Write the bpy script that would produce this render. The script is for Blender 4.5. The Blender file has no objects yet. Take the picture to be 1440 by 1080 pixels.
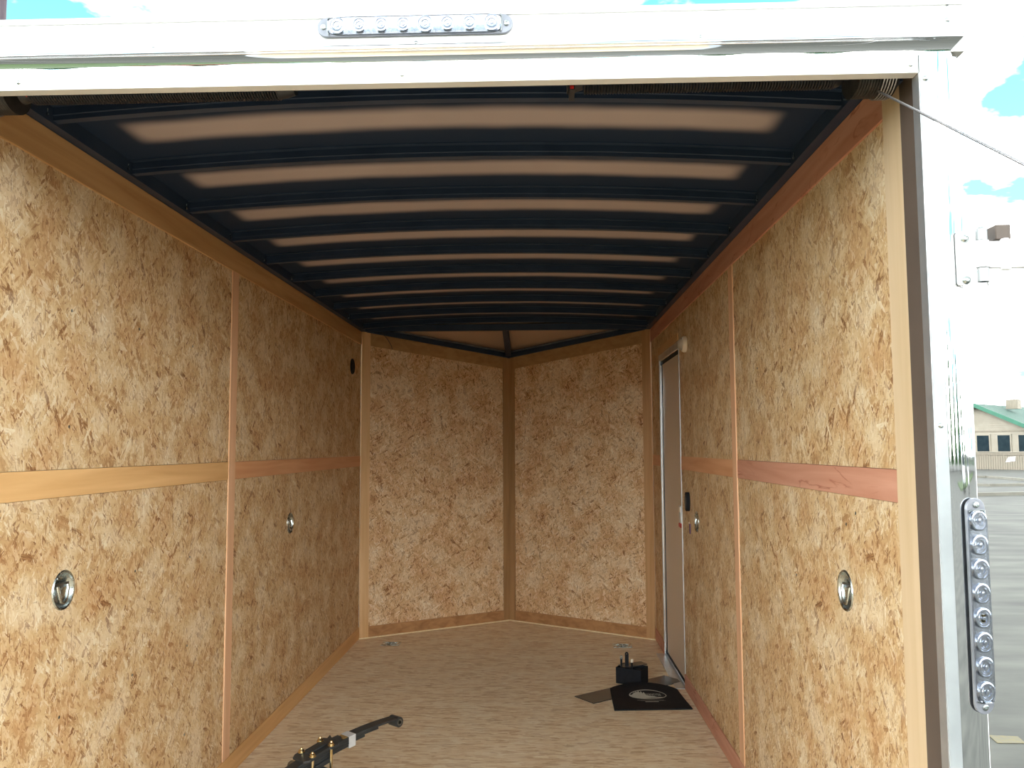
import bpy, math, random
from mathutils import Vector, Matrix
from mathutils.geometry import tessellate_polygon
random.seed(7)
PI = math.pi
S = bpy.context.scene
COL = S.collection

# ------------------------------------------------------------------ camera
cam_d = bpy.data.cameras.new('camera')
cam = bpy.data.objects.new('camera', cam_d); COL.objects.link(cam)
F = Vector((-0.03364861, 0.99646628, 0.07695924)); R = Vector((0.99940519, 0.03412964, -0.00494341))
U = Vector((0.00755254, -0.07674713, 0.99702198)); CP = Vector((1.27114832, 0, 1.31747311))
cam.matrix_world = Matrix(((R.x, U.x, -F.x, CP.x), (R.y, U.y, -F.y, CP.y), (R.z, U.z, -F.z, CP.z), (0, 0, 0, 1)))
cam_d.sensor_width = 36; cam_d.lens = 1161.24 / 1440 * 36
cam_d.clip_start = 0.05; cam_d.clip_end = 500
S.camera = cam

# ------------------------------------------------------------------ world, sun, exposure
CLOUD = (5.8, 5.7, 5.4, 1); BLUE = (0.31, 1.0, 1.4, 1)
HAZE_LOW, HAZE_TOP = 2.5, 0.45
SUN_E = 0.7
S.view_settings.view_transform = 'Standard'; S.view_settings.look = 'None'
S.view_settings.gamma = 1; S.view_settings.use_curve_mapping = False
S.view_settings.exposure = 0.0
w = bpy.data.worlds.new('sky'); S.world = w; w.use_nodes = True
nt = w.node_tree; nt.nodes.clear()
def N(nt, typ, **kw):
    n = nt.nodes.new(typ)
    for k, v in kw.items(): setattr(n, k, v)
    return n
out = N(nt, 'ShaderNodeOutputWorld'); bg = N(nt, 'ShaderNodeBackground'); tc = N(nt, 'ShaderNodeTexCoord')
no = N(nt, 'ShaderNodeTexNoise'); no.inputs['Scale'].default_value = 4.5; no.inputs['Detail'].default_value = 6
no.inputs['Roughness'].default_value = 0.55
mp = N(nt, 'ShaderNodeMapping'); mp.inputs['Scale'].default_value = (1, 1, 2.2); mp.inputs['Location'].default_value = (0.735, -2.150, -4.366)
rp = N(nt, 'ShaderNodeValToRGB'); rp.color_ramp.elements[0].position = 0.40; rp.color_ramp.elements[1].position = 0.56
rp.color_ramp.elements[0].color = BLUE; rp.color_ramp.elements[1].color = CLOUD
nt.links.new(tc.outputs['Generated'], mp.inputs[0]); nt.links.new(mp.outputs[0], no.inputs[0])
nt.links.new(no.outputs[0], rp.inputs[0]); nt.links.new(rp.outputs[0], bg.inputs[0]); nt.links.new(bg.outputs[0], out.inputs[0])
# haze: the whole sky grows brighter towards the horizon, alike in every direction
sx = N(nt, 'ShaderNodeSeparateXYZ'); nt.links.new(tc.outputs['Generated'], sx.inputs[0])
hz = N(nt, 'ShaderNodeMapRange'); hz.interpolation_type = 'SMOOTHSTEP'
hz.inputs[1].default_value = 0.0; hz.inputs[2].default_value = 0.75; hz.inputs[3].default_value = HAZE_LOW; hz.inputs[4].default_value = HAZE_TOP
nt.links.new(sx.outputs[2], hz.inputs[0]); nt.links.new(hz.outputs[0], bg.inputs[1])
sun_d = bpy.data.lights.new('sun', 'SUN'); sun_d.energy = SUN_E; sun_d.angle = 0.05; sun_d.color = (1, 0.95, 0.88)
sun = bpy.data.objects.new('sun', sun_d); COL.objects.link(sun)
sun.rotation_euler = Vector((0.35, -0.75, -1.0)).to_track_quat('-Z', 'Y').to_euler()
S.cycles.max_bounces = 10; S.cycles.diffuse_bounces = 6; S.cycles.glossy_bounces = 4
S.cycles.transmission_bounces = 6; S.cycles.caustics_reflective = False; S.cycles.caustics_refractive = False
S.cycles.use_denoising = True; S.cycles.sample_clamp_indirect = 8

# ------------------------------------------------------------------ materials
def rgb(r, g, b):
    f = lambda c: (c / 255 / 12.92) if c / 255 <= 0.04045 else ((c / 255 + 0.055) / 1.055) ** 2.4
    return (f(r), f(g), f(b), 1)
def mat(name, col, rough=0.5, metal=0.0, **kw):
    m = bpy.data.materials.new(name); m.use_nodes = True
    p = m.node_tree.nodes['Principled BSDF']
    p.inputs['Base Color'].default_value = col; p.inputs['Roughness'].default_value = rough; p.inputs['Metallic'].default_value = metal
    for k, v in kw.items(): p.inputs[k].default_value = v
    return m
def noise_mat(name, c1, c2, scale=(1, 1, 1), ns=20, rough=0.5, metal=0.0, bump=0.0, lo=0.35, hi=0.65, r2=None, detail=4):
    m = mat(name, c1, rough, metal); t = m.node_tree; p = t.nodes['Principled BSDF']; L = t.links.new
    tc = N(t, 'ShaderNodeTexCoord'); mp = N(t, 'ShaderNodeMapping'); mp.inputs['Scale'].default_value = scale
    n = N(t, 'ShaderNodeTexNoise'); n.inputs['Scale'].default_value = ns; n.inputs['Detail'].default_value = detail
    cr = N(t, 'ShaderNodeValToRGB'); cr.color_ramp.elements[0].color = c1; cr.color_ramp.elements[1].color = c2
    cr.color_ramp.elements[0].position = lo; cr.color_ramp.elements[1].position = hi
    L(tc.outputs['Object'], mp.inputs[0]); L(mp.outputs[0], n.inputs[0]); L(n.outputs[0], cr.inputs[0]); L(cr.outputs[0], p.inputs['Base Color'])
    if r2 is not None:
        mr = N(t, 'ShaderNodeMapRange'); mr.inputs[1].default_value = lo; mr.inputs[2].default_value = hi
        mr.inputs[3].default_value = rough; mr.inputs[4].default_value = r2
        L(n.outputs[0], mr.inputs[0]); L(mr.outputs[0], p.inputs['Roughness'])
    if bump:
        b = N(t, 'ShaderNodeBump'); b.inputs['Strength'].default_value = bump; b.inputs['Distance'].default_value = 0.01
        L(n.outputs[0], b.inputs['Height']); L(b.outputs[0], p.inputs['Normal'])
    return m
def math_n(t, op, a, b=None, c=None):
    n = N(t, 'ShaderNodeMath', operation=op)
    for i, v in enumerate((a, b, c)):
        if v is None: continue
        if isinstance(v, (int, float)): n.inputs[i].default_value = v
        else: t.links.new(v, n.inputs[i])
    return n.outputs[0]
def strand_board(name, adir, bdir, layers, ramp, fleck=0.5, tint=(1, 1, 1), seed=0.0, rough=0.55, patch=0.35):
    """oriented strand board: several layers of overlapping flakes, each a voronoi cell stretched along its own direction"""
    m = mat(name, (0.5, 0.35, 0.2, 1), rough); t = m.node_tree; p = t.nodes['Principled BSDF']; L = t.links.new
    p.inputs['Specular IOR Level'].default_value = 0.25
    tc = N(t, 'ShaderNodeTexCoord')
    ab = []
    for d in (adir, bdir):
        v = N(t, 'ShaderNodeVectorMath', operation='DOT_PRODUCT'); L(tc.outputs['Object'], v.inputs[0]); v.inputs[1].default_value = d
        ab.append(v.outputs['Value'])
    cb = N(t, 'ShaderNodeCombineXYZ'); L(ab[0], cb.inputs[0]); L(ab[1], cb.inputs[1]); cb.inputs[2].default_value = seed
    wn = N(t, 'ShaderNodeTexNoise'); wn.inputs['Scale'].default_value = 38; wn.inputs['Detail'].default_value = 3; L(cb.outputs[0], wn.inputs[0])
    ws = N(t, 'ShaderNodeVectorMath', operation='SCALE'); L(wn.outputs['Color'], ws.inputs[0]); ws.inputs['Scale'].default_value = 0.004
    wa = N(t, 'ShaderNodeVectorMath', operation='ADD'); L(cb.outputs[0], wa.inputs[0]); L(ws.outputs[0], wa.inputs[1])
    bt = bp = None
    for k, (ang, la, lb, pri) in enumerate(layers):
        r = N(t, 'ShaderNodeMapping'); r.vector_type = 'POINT'
        r.inputs['Rotation'].default_value = (0, 0, math.radians(ang)); r.inputs['Location'].default_value = (k * 3.7 + seed, k * 1.3, 0)
        L(wa.outputs[0], r.inputs[0])
        sc = N(t, 'ShaderNodeVectorMath', operation='MULTIPLY'); L(r.outputs[0], sc.inputs[0]); sc.inputs[1].default_value = (1 / la, 1 / lb, 1)
        v = N(t, 'ShaderNodeTexVoronoi'); v.voronoi_dimensions = '2D'; v.inputs['Scale'].default_value = 1; L(sc.outputs[0], v.inputs[0])
        s = N(t, 'ShaderNodeSeparateColor'); L(v.outputs['Color'], s.inputs[0])
        pr = math_n(t, 'ADD', math_n(t, 'MULTIPLY_ADD', v.outputs['Distance'], -0.55, s.outputs[1]), pri)
        # grain inside the flake follows its own direction
        g = N(t, 'ShaderNodeTexNoise'); g.noise_dimensions = '2D'; g.inputs['Detail'].default_value = 2
        gs = N(t, 'ShaderNodeVectorMath', operation='MULTIPLY'); L(r.outputs[0], gs.inputs[0]); gs.inputs[1].default_value = (1.0 / la, 9.0 / lb * 0.5, 1)
        L(gs.outputs[0], g.inputs[0]); g.inputs['Scale'].default_value = 1.0
        tone = math_n(t, 'ADD', s.outputs[0], math_n(t, 'MULTIPLY_ADD', g.outputs[0], 0.4, -0.2))
        if bt is None: bt, bp = tone, pr
        else:
            gt = math_n(t, 'GREATER_THAN', pr, bp)
            mx = N(t, 'ShaderNodeMix'); L(gt, mx.inputs[0]); L(bt, mx.inputs[2]); L(tone, mx.inputs[3])
            bt = mx.outputs[0]; bp = math_n(t, 'MAXIMUM', pr, bp)
    cr = N(t, 'ShaderNodeValToRGB'); e = cr.color_ramp.elements
    while len(e) < len(ramp): e.new(0.5)
    for el, (pos, c) in zip(e, ramp): el.position = pos; el.color = rgb(*c)
    L(bt, cr.inputs[0])
    # broad stain patches and tiny dark flecks
    pn = N(t, 'ShaderNodeTexNoise'); pn.inputs['Scale'].default_value = 7; pn.inputs['Detail'].default_value = 4; L(cb.outputs[0], pn.inputs[0])
    pf = N(t, 'ShaderNodeMapRange'); pf.inputs[1].default_value = 0.42; pf.inputs[2].default_value = 0.68; pf.inputs[3].default_value = 0; pf.inputs[4].default_value = patch * 1.3
    L(pn.outputs[0], pf.inputs[0])
    m1 = N(t, 'ShaderNodeMix', data_type='RGBA', blend_type='MULTIPLY'); L(pf.outputs[0], m1.inputs[0]); L(cr.outputs[0], m1.inputs[6]); m1.inputs[7].default_value = rgb(222, 180, 146)
    cf = N(t, 'ShaderNodeMapRange'); cf.inputs[1].default_value = 0.50; cf.inputs[2].default_value = 0.36; cf.inputs[3].default_value = 0; cf.inputs[4].default_value = 0.26
    L(pn.outputs[0], cf.inputs[0])
    mc = N(t, 'ShaderNodeMix', data_type='RGBA'); L(cf.outputs[0], mc.inputs[0]); L(m1.outputs[2], mc.inputs[6]); mc.inputs[7].default_value = rgb(236, 220, 198)
    m1 = mc
    fv = N(t, 'ShaderNodeTexNoise'); fv.inputs['Detail'].default_value = 3; fv.inputs['Scale'].default_value = 1
    fs = N(t, 'ShaderNodeMapping'); fs.inputs['Rotation'].default_value = (0, 0, math.radians(layers[0][0] + 8)); fs.inputs['Scale'].default_value = (38, 230, 1)
    L(cb.outputs[0], fs.inputs[0]); L(fs.outputs[0], fv.inputs[0])
    ff = N(t, 'ShaderNodeMapRange'); ff.inputs[1].default_value = 0.62; ff.inputs[2].default_value = 0.72; ff.inputs[3].default_value = 0; ff.inputs[4].default_value = fleck
    L(fv.outputs[0], ff.inputs[0])
    m2 = N(t, 'ShaderNodeMix', data_type='RGBA'); L(ff.outputs[0], m2.inputs[0]); L(m1.outputs[2], m2.inputs[6]); m2.inputs[7].default_value = rgb(124, 84, 52)
    m3 = N(t, 'ShaderNodeMix', data_type='RGBA', blend_type='MULTIPLY'); m3.inputs[0].default_value = 1; L(m2.outputs[2], m3.inputs[6]); m3.inputs[7].default_value = (*tint, 1)
    L(m3.outputs[2], p.inputs['Base Color'])
    b = N(t, 'ShaderNodeBump'); b.inputs['Strength'].default_value = 0.25; b.inputs['Distance'].default_value = 0.003
    L(bt, b.inputs['Height']); L(b.outputs[0], p.inputs['Normal'])
    return m
OSB_RAMP = [(0.0, (146, 104, 68)), (0.10, (188, 148, 106)), (0.22, (208, 172, 128)), (0.35, (220, 186, 142)), (0.65, (230, 200, 158)), (0.88, (238, 213, 177)), (1.0, (246, 230, 204))]
OSB_LAY = [(62, 0.060, 0.016, 0.0), (-48, 0.048, 0.012, 0.02), (18, 0.060, 0.018, 0.0), (88, 0.030, 0.006, 0.05), (42, 0.024, 0.006, 0.06), (130, 0.026, 0.006, 0.02), (70, 0.014, 0.003, 0.08), (100, 0.110, 0.050, -0.16)]
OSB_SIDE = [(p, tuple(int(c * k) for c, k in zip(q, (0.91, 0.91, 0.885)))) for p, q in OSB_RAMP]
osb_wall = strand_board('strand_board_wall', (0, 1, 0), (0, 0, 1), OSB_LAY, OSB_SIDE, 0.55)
osb_nose_l = strand_board('strand_board_nose_left', (0.85, 0.53, 0), (0, 0, 1), [(a + 18, b, c, d) for a, b, c, d in OSB_LAY], OSB_RAMP, 0.6, seed=3.1)
osb_nose_r = strand_board('strand_board_nose_right', (0.85, -0.53, 0), (0, 0, 1), [(a + 18, b, c, d) for a, b, c, d in OSB_LAY], OSB_RAMP, 0.6, seed=8.4)
FL_RAMP = [(0.0, (206, 176, 140)), (0.25, (228, 205, 170)), (0.6, (240, 222, 190)), (1.0, (246, 233, 208))]
osb_floor = strand_board('strand_board_floor', (1, 0, 0), (0, 1, 0), [(0, 0.07, 0.012, 0), (7, 0.05, 0.010, 0), (-8, 0.06, 0.013, 0), (3, 0.10, 0.02, -0.15)], FL_RAMP, 0.3, rough=0.5, patch=0.15)

def wood(name, c1, c2, axis, ns=26, rough=0.5, streak=None, seed=0):
    sc = {'x': (0.06, 1, 1), 'y': (1, 0.06, 1), 'z': (1, 1, 0.06)}[axis]
    m = mat(name, c1, rough); t = m.node_tree; p = t.nodes['Principled BSDF']; L = t.links.new
    p.inputs['Specular IOR Level'].default_value = 0.3
    tc = N(t, 'ShaderNodeTexCoord'); mp = N(t, 'ShaderNodeMapping'); mp.inputs['Scale'].default_value = sc; mp.inputs['Location'].default_value = (seed, seed * 2, seed)
    n = N(t, 'ShaderNodeTexNoise'); n.inputs['Scale'].default_value = ns; n.inputs['Detail'].default_value = 5; n.inputs['Distortion'].default_value = 0.6
    cr = N(t, 'ShaderNodeValToRGB'); cr.color_ramp.elements[0].color = c1; cr.color_ramp.elements[1].color = c2
    cr.color_ramp.elements[0].position = 0.35; cr.color_ramp.elements[1].position = 0.68
    L(tc.outputs['Object'], mp.inputs[0]); L(mp.outputs[0], n.inputs[0]); L(n.outputs[0], cr.inputs[0])
    last = cr.outputs[0]
    if streak:
        mp2 = N(t, 'ShaderNodeMapping'); mp2.inputs['Scale'].default_value = tuple(0.22 if s < 1 else 1 for s in sc); mp2.inputs['Location'].default_value = (seed, 0.37, seed)
        n2 = N(t, 'ShaderNodeTexNoise'); n2.inputs['Scale'].default_value = 9; n2.inputs['Detail'].default_value = 6; n2.inputs['Distortion'].default_value = 1.5
        L(tc.outputs['Object'], mp2.inputs[0]); L(mp2.outputs[0], n2.inputs[0])
        d = math_n(t, 'ABSOLUTE', math_n(t, 'SUBTRACT', n2.outputs[0], 0.5))
        mr = N(t, 'ShaderNodeMapRange'); mr.inputs[1].default_value = 0.004; mr.inputs[2].default_value = 0.018; mr.inputs[3].default_value = 0.75; mr.inputs[4].default_value = 0
        L(d, mr.inputs[0])
        mk = N(t, 'ShaderNodeTexNoise'); mk.inputs['Scale'].default_value = 5; L(tc.outputs['Object'], mk.inputs[0])
        mk2 = N(t, 'ShaderNodeMapRange'); mk2.inputs[1].default_value = 0.47; mk2.inputs[2].default_value = 0.6; L(mk.outputs[0], mk2.inputs[0])
        mx = N(t, 'ShaderNodeMix', data_type='RGBA'); L(math_n(t, 'MULTIPLY', mr.outputs[0], mk2.outputs[0]), mx.inputs[0]); L(last, mx.inputs[6]); mx.inputs[7].default_value = streak
        last = mx.outputs[2]
    L(last, p.inputs['Base Color'])
    return m
w_tan_y = wood('tan_plywood_strip', rgb(204, 164, 116), rgb(184, 142, 94), 'y')
w_gold_y = wood('golden_plywood_strip', rgb(222, 180, 126), rgb(206, 160, 106), 'y', seed=2)
w_red_y = wood('reddish_plywood_strip', rgb(202, 150, 127), rgb(186, 130, 106), 'y', streak=rgb(150, 82, 58), seed=4)
w_orange_y = wood('orange_plywood_strip', rgb(218, 166, 124), rgb(204, 146, 104), 'y', seed=5)
w_pale_z = wood('pale_maple_strip', rgb(210, 186, 154), rgb(200, 174, 138), 'z', seed=6)
w_pink_z = wood('pink_tan_plywood_strip', rgb(226, 182, 146), rgb(214, 168, 130), 'z', seed=7)
w_tan_z = wood('tan_plywood_post', rgb(200, 158, 114), rgb(180, 138, 92), 'z', seed=8)
w_olive_z = wood('olive_brown_plywood_post', rgb(176, 138, 96), rgb(156, 120, 80), 'z', seed=9)
w_pale_post = wood('light_tan_plywood_post', rgb(228, 190, 144), rgb(214, 172, 122), 'z', seed=10)
w_brown_x = wood('brown_plywood_strip', rgb(190, 144, 100), rgb(160, 116, 76), 'x', seed=11)
w_olive_x = wood('olive_tan_plywood_strip', rgb(186, 150, 106), rgb(168, 130, 86), 'x', seed=12)
w_nose_top_r = w_olive_x

black_steel = noise_mat('black_painted_steel', (0.021, 0.036, 0.070, 1), (0.030, 0.048, 0.088, 1), ns=6, rough=0.42)
black_matt = noise_mat('black_rubber', (0.007, 0.008, 0.011, 1), (0.011, 0.012, 0.016, 1), ns=60, rough=0.65)
black_matt.node_tree.nodes['Principled BSDF'].inputs['Specular IOR Level'].default_value = 0.2
black_steel.node_tree.nodes['Principled BSDF'].inputs['Specular IOR Level'].default_value = 0.3
black_gloss = noise_mat('dark_sheet_metal', (0.035, 0.034, 0.036, 1), (0.05, 0.048, 0.048, 1), ns=12, rough=0.3)
white_paint = noise_mat('white_painted_aluminium', (0.80, 0.80, 0.80, 1), (0.86, 0.86, 0.87, 1), ns=3, rough=0.35)
polished = noise_mat('polished_stainless', (0.80, 0.81, 0.82, 1), (0.86, 0.87, 0.88, 1), ns=2.5, rough=0.02, metal=1.0, r2=0.035)
brushed = noise_mat('mill_aluminium', (0.60, 0.63, 0.66, 1), (0.72, 0.74, 0.76, 1), ns=14, rough=0.38, metal=0.85)
galv = noise_mat('galvanised_strip', (0.30, 0.32, 0.33, 1), (0.37, 0.39, 0.40, 1), ns=9, rough=0.4, metal=0.35)
primer = noise_mat('brown_grey_frame_steel', (0.095, 0.070, 0.055, 1), (0.115, 0.085, 0.068, 1), ns=5, rough=0.55)
zinc = noise_mat('zinc_plate', (0.42, 0.46, 0.46, 1), (0.62, 0.66, 0.64, 1), ns=50, rough=0.22, metal=1.0, r2=0.32)
zinc_dark = noise_mat('dull_zinc', (0.20, 0.22, 0.22, 1), (0.32, 0.34, 0.33, 1), ns=60, rough=0.35, metal=1.0)
gold_zinc = noise_mat('yellow_zinc', (0.62, 0.48, 0.24, 1), (0.75, 0.62, 0.38, 1), ns=60, rough=0.25, metal=1.0)
spring_steel = noise_mat('oiled_spring_wire', (0.010, 0.012, 0.018, 1), (0.020, 0.022, 0.028, 1), ns=40, rough=0.35)
cable_m = noise_mat('wire_rope', (0.35, 0.34, 0.36, 1), (0.55, 0.54, 0.55, 1), ns=300, rough=0.4, metal=0.9)
drum_m = noise_mat('cast_drum', (0.055, 0.052, 0.05, 1), (0.09, 0.085, 0.08, 1), ns=40, rough=0.45, metal=0.7)
axle_paint = noise_mat('black_axle_paint', (0.018, 0.02, 0.022, 1), (0.045, 0.05, 0.052, 1), ns=16, rough=0.4, lo=0.4, hi=0.8)
band_m = noise_mat('silver_band', (0.55, 0.56, 0.57, 1), (0.65, 0.66, 0.67, 1), ns=30, rough=0.45, metal=0.3)
lamp_body = noise_mat('grey_lamp_body', (0.22, 0.23, 0.26, 1), (0.28, 0.29, 0.33, 1), ns=30, rough=0.3, metal=0.5)
door_paint = noise_mat('beige_door_skin', rgb(206, 188, 166), rgb(214, 196, 174), ns=160, rough=0.5, detail=2)
plastic_white = noise_mat('cream_plastic', rgb(225, 210, 188), rgb(232, 218, 198), ns=10, rough=0.4)
plastic_grey = noise_mat('grey_plastic', rgb(170, 160, 145), rgb(180, 170, 156), ns=10, rough=0.35)
red_m = noise_mat('red_plastic', rgb(170, 20, 20), rgb(190, 30, 26), ns=10, rough=0.4)
purple_m = noise_mat('purple_paper', rgb(90, 60, 100), rgb(110, 80, 115), ns=90, rough=0.6)
logo_m = noise_mat('grey_print', (0.42, 0.42, 0.37, 1), (0.48, 0.48, 0.42, 1), ns=90, rough=0.6)
caulk = noise_mat('pale_caulk', rgb(232, 212, 170), rgb(240, 224, 188), ns=60, rough=0.5)
optic = noise_mat('silvered_reflector', (0.50, 0.53, 0.59, 1), (0.62, 0.65, 0.72, 1), ns=200, rough=0.2, metal=0.8)
led_m = noise_mat('amber_diode', rgb(240, 190, 60), rgb(250, 205, 80), ns=60, rough=0.3)
sticker_brown = noise_mat('brown_scuff', rgb(150, 120, 70), rgb(110, 84, 50), ns=40, rough=0.6)
lens = mat('clear_lens', (0.95, 0.97, 1, 1), 0.03, 0, **{'Transmission Weight': 1.0, 'IOR': 1.2})
frost = mat('clear_cap', (0.8, 0.85, 0.85, 1), 0.15, 0, **{'Transmission Weight': 0.8, 'IOR': 1.3})

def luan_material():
    """brown liner board; base colour fades to blue-black around every roof bow and along both rails"""
    m = noise_mat('brown_liner_dark_near_bows', rgb(182, 170, 170), rgb(174, 162, 162), (1, 1, 1), 2.0, 0.6)
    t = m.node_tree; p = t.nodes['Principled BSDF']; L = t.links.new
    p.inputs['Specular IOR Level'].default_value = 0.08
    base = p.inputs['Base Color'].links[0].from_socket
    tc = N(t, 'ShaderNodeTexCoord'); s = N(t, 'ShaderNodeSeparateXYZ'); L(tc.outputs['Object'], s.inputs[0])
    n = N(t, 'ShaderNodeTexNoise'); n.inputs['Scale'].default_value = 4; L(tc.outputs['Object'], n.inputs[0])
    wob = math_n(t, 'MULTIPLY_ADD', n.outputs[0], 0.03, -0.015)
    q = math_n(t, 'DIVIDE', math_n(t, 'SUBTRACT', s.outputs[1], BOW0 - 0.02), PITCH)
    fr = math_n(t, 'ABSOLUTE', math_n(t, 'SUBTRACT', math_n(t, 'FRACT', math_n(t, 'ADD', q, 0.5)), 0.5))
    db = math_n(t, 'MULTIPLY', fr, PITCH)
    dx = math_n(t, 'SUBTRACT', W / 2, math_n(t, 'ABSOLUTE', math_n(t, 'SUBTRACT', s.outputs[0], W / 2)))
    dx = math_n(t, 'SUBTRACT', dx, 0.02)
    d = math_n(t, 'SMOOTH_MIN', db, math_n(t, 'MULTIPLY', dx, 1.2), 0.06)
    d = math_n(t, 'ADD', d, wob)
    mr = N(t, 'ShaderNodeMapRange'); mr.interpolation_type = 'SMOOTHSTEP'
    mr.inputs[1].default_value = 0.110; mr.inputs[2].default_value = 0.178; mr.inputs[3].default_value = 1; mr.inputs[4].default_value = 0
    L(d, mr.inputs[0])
    mx = N(t, 'ShaderNodeMix', data_type='RGBA'); L(mr.outputs[0], mx.inputs[0]); L(base, mx.inputs[6]); mx.inputs[7].default_value = (0.020, 0.034, 0.066, 1)  # liner colour mixed to blue-black near the bows and rails
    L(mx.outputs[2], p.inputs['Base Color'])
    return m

# ------------------------------------------------------------------ mesh helpers
class MB:
    def __init__(s): s.v = []; s.f = []
    def add(s, vs, fs):
        o = len(s.v); s.v += [tuple(v) for v in vs]; s.f += [tuple(i + o for i in f) for f in fs]; return s
    def box(s, x0, x1, y0, y1, z0, z1, M=None):
        vs = [Vector((x, y, z)) for x in (x0, x1) for y in (y0, y1) for z in (z0, z1)]
        if M: vs = [M @ v for v in vs]
        return s.add(vs, [(0, 1, 3, 2), (4, 6, 7, 5), (0, 4, 5, 1), (2, 3, 7, 6), (0, 2, 6, 4), (1, 5, 7, 3)])
    def prism(s, pts, vec):                       # polygon points (3D, convex or simple), extruded along vec
        n = len(pts); pts = [Vector(p) for p in pts]; vec = Vector(vec)
        tri = tessellate_polygon([pts])
        vs = pts + [p + vec for p in pts]
        fs = [tuple(t) for t in tri] + [tuple(i + n for i in reversed(t)) for t in tri]
        fs += [(i, (i + 1) % n, (i + 1) % n + n, i + n) for i in range(n)]
        return s.add(vs, fs)
    def holed(s, outer, holes, fn, th):           # flat panel with holes; fn(a, b, depth) -> xyz
        loops = [outer] + holes
        tri = tessellate_polygon([[Vector((a, b, 0)) for a, b in l] for l in loops])
        flat = [p for l in loops for p in l]; n = len(flat)
        vs = [fn(a, b, 0) for a, b in flat] + [fn(a, b, th) for a, b in flat]
        fs = [tuple(t) for t in tri] + [tuple(i + n for i in reversed(t)) for t in tri]
        o = 0
        for l in loops:
            k = len(l)
            for i in range(k): a, b = o + i, o + (i + 1) % k; fs.append((a, b, b + n, a + n))
            o += k
        return s.add(vs, fs)
    def tube(s, path, r, seg=10, caps=True, closed=False):
        P = [Vector(p) for p in path]; n = len(P); rings = []
        rr = r if isinstance(r, (list, tuple)) else [r] * n
        up = None
        for i, p in enumerate(P):
            a = P[(i - 1) % n] if (i or closed) else P[0]; b = P[(i + 1) % n] if (i < n - 1 or closed) else P[-1]
            d = (b - a).normalized()
            if up is None:
                up = Vector((0, 0, 1)) if abs(d.z) < 0.9 else Vector((1, 0, 0))
            x = d.cross(up).normalized(); up = x.cross(d).normalized()
            rings.append([p + (x * math.cos(2 * PI * k / seg) + up * math.sin(2 * PI * k / seg)) * rr[i] for k in range(seg)])
        vs = [v for q in rings for v in q]; fs = []
        for i in range(n if closed else n - 1):
            for k in range(seg):
                j = (i + 1) % n; k2 = (k + 1) % seg
                fs.append((i * seg + k, i * seg + k2, j * seg + k2, j * seg + k))
        if caps and not closed: fs += [tuple(reversed(range(seg))), tuple((n - 1) * seg + k for k in range(seg))]
        return s.add(vs, fs)
    def lathe(s, prof, seg=24, M=None, axis='z'): # profile of (r, h)
        rings = []; vs = []; fs = []
        for r, h in prof:
            if r < 1e-6: rings.append([len(vs)]); vs.append(Vector((0, 0, h)))
            else:
                rings.append(list(range(len(vs), len(vs) + seg)))
                vs += [Vector((r * math.cos(2 * PI * k / seg), r * math.sin(2 * PI * k / seg), h)) for k in range(seg)]
        for A, B in zip(rings, rings[1:]):
            if len(A) == 1 and len(B) == 1: continue
            for k in range(seg):
                k2 = (k + 1) % seg
                if len(A) == 1: fs.append((A[0], B[k2], B[k]))
                elif len(B) == 1: fs.append((A[k], A[k2], B[0]))
                else: fs.append((A[k], A[k2], B[k2], B[k]))
        if len(rings[0]) > 1: fs.append(tuple(reversed(rings[0])))
        if len(rings[-1]) > 1: fs.append(tuple(rings[-1]))
        if M: vs = [M @ v for v in vs]
        return s.add(vs, fs)
    def mesh(s, name, m, smooth=False, off=None):
        me = bpy.data.meshes.new(name)
        vs = s.v if off is None else [(v[0] - off[0], v[1] - off[1], v[2] - off[2]) for v in s.v]
        me.from_pydata(vs, [], s.f); me.materials.append(m)
        import bmesh
        bm = bmesh.new(); bm.from_mesh(me); bmesh.ops.recalc_face_normals(bm, faces=bm.faces)
        if smooth:
            for f in bm.faces: f.smooth = True
            for e in bm.edges:
                if len(e.link_faces) == 2 and e.calc_face_angle(0) > 0.7: e.smooth = False
        bm.to_mesh(me); bm.free()
        return me
def obj(name, mb, m, parent=None, smooth=False, bevel=0.0, local=False):
    off = None
    if parent is not None and not local:
        q = parent; off = Vector((0, 0, 0))
        while q: off += q.location; q = q.parent
    o = bpy.data.objects.new(name, mb.mesh(name, m, smooth, off)); COL.objects.link(o)
    if parent is not None: o.parent = parent
    if bevel:
        b = o.modifiers.new('bevel', 'BEVEL'); b.width = bevel; b.segments = 2; b.limit_method = 'ANGLE'
    return o
def tag(o, label=None, cat=None, group=None, kind=None):
    if label: o['label'] = label
    if cat: o['category'] = cat
    if group: o['group'] = group
    if kind: o['kind'] = kind
    return o
def empty(name, loc, label, cat, group=None, rot=(0, 0, 0)):
    o = bpy.data.objects.new(name, None); COL.objects.link(o); o.location = loc; o.rotation_euler = rot
    o.empty_display_size = 0.1
    return tag(o, label, cat, group)
def struct(name, mb, m, **k): return tag(obj(name, mb, m, **k), kind='structure')
def circle(a, b, r, n=28): return [(a + r * math.cos(2 * PI * i / n), b + r * math.sin(2 * PI * i / n)) for i in range(n)]
def rect(a0, a1, b0, b1): return [(a0, b0), (a1, b0), (a1, b1), (a0, b1)]

# ------------------------------------------------------------------ dimensions (metres, floor at 0, x right, y towards the nose)
W = 2.057; YR = 1.617; YI = 1.745; YO = 1.845; YF = 5.806; YN = 6.446; H = 2.147
ZM0, ZM1 = 1.193, 1.265; ZT = 2.055; ZB = 0.08
SEAM0, SEAM1 = 3.335, 3.405
BOW0 = 2.030; PITCH = 0.4105
DY0, DY1, DZ = 4.655, 5.40, 1.885            # side door opening
PT = 0.012                                   # panel thickness
def zc(x): return 2.152 + 0.040 * (1 - ((x - W / 2) / (W / 2)) ** 2)   # underside of the bows
GZ = -0.5

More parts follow.
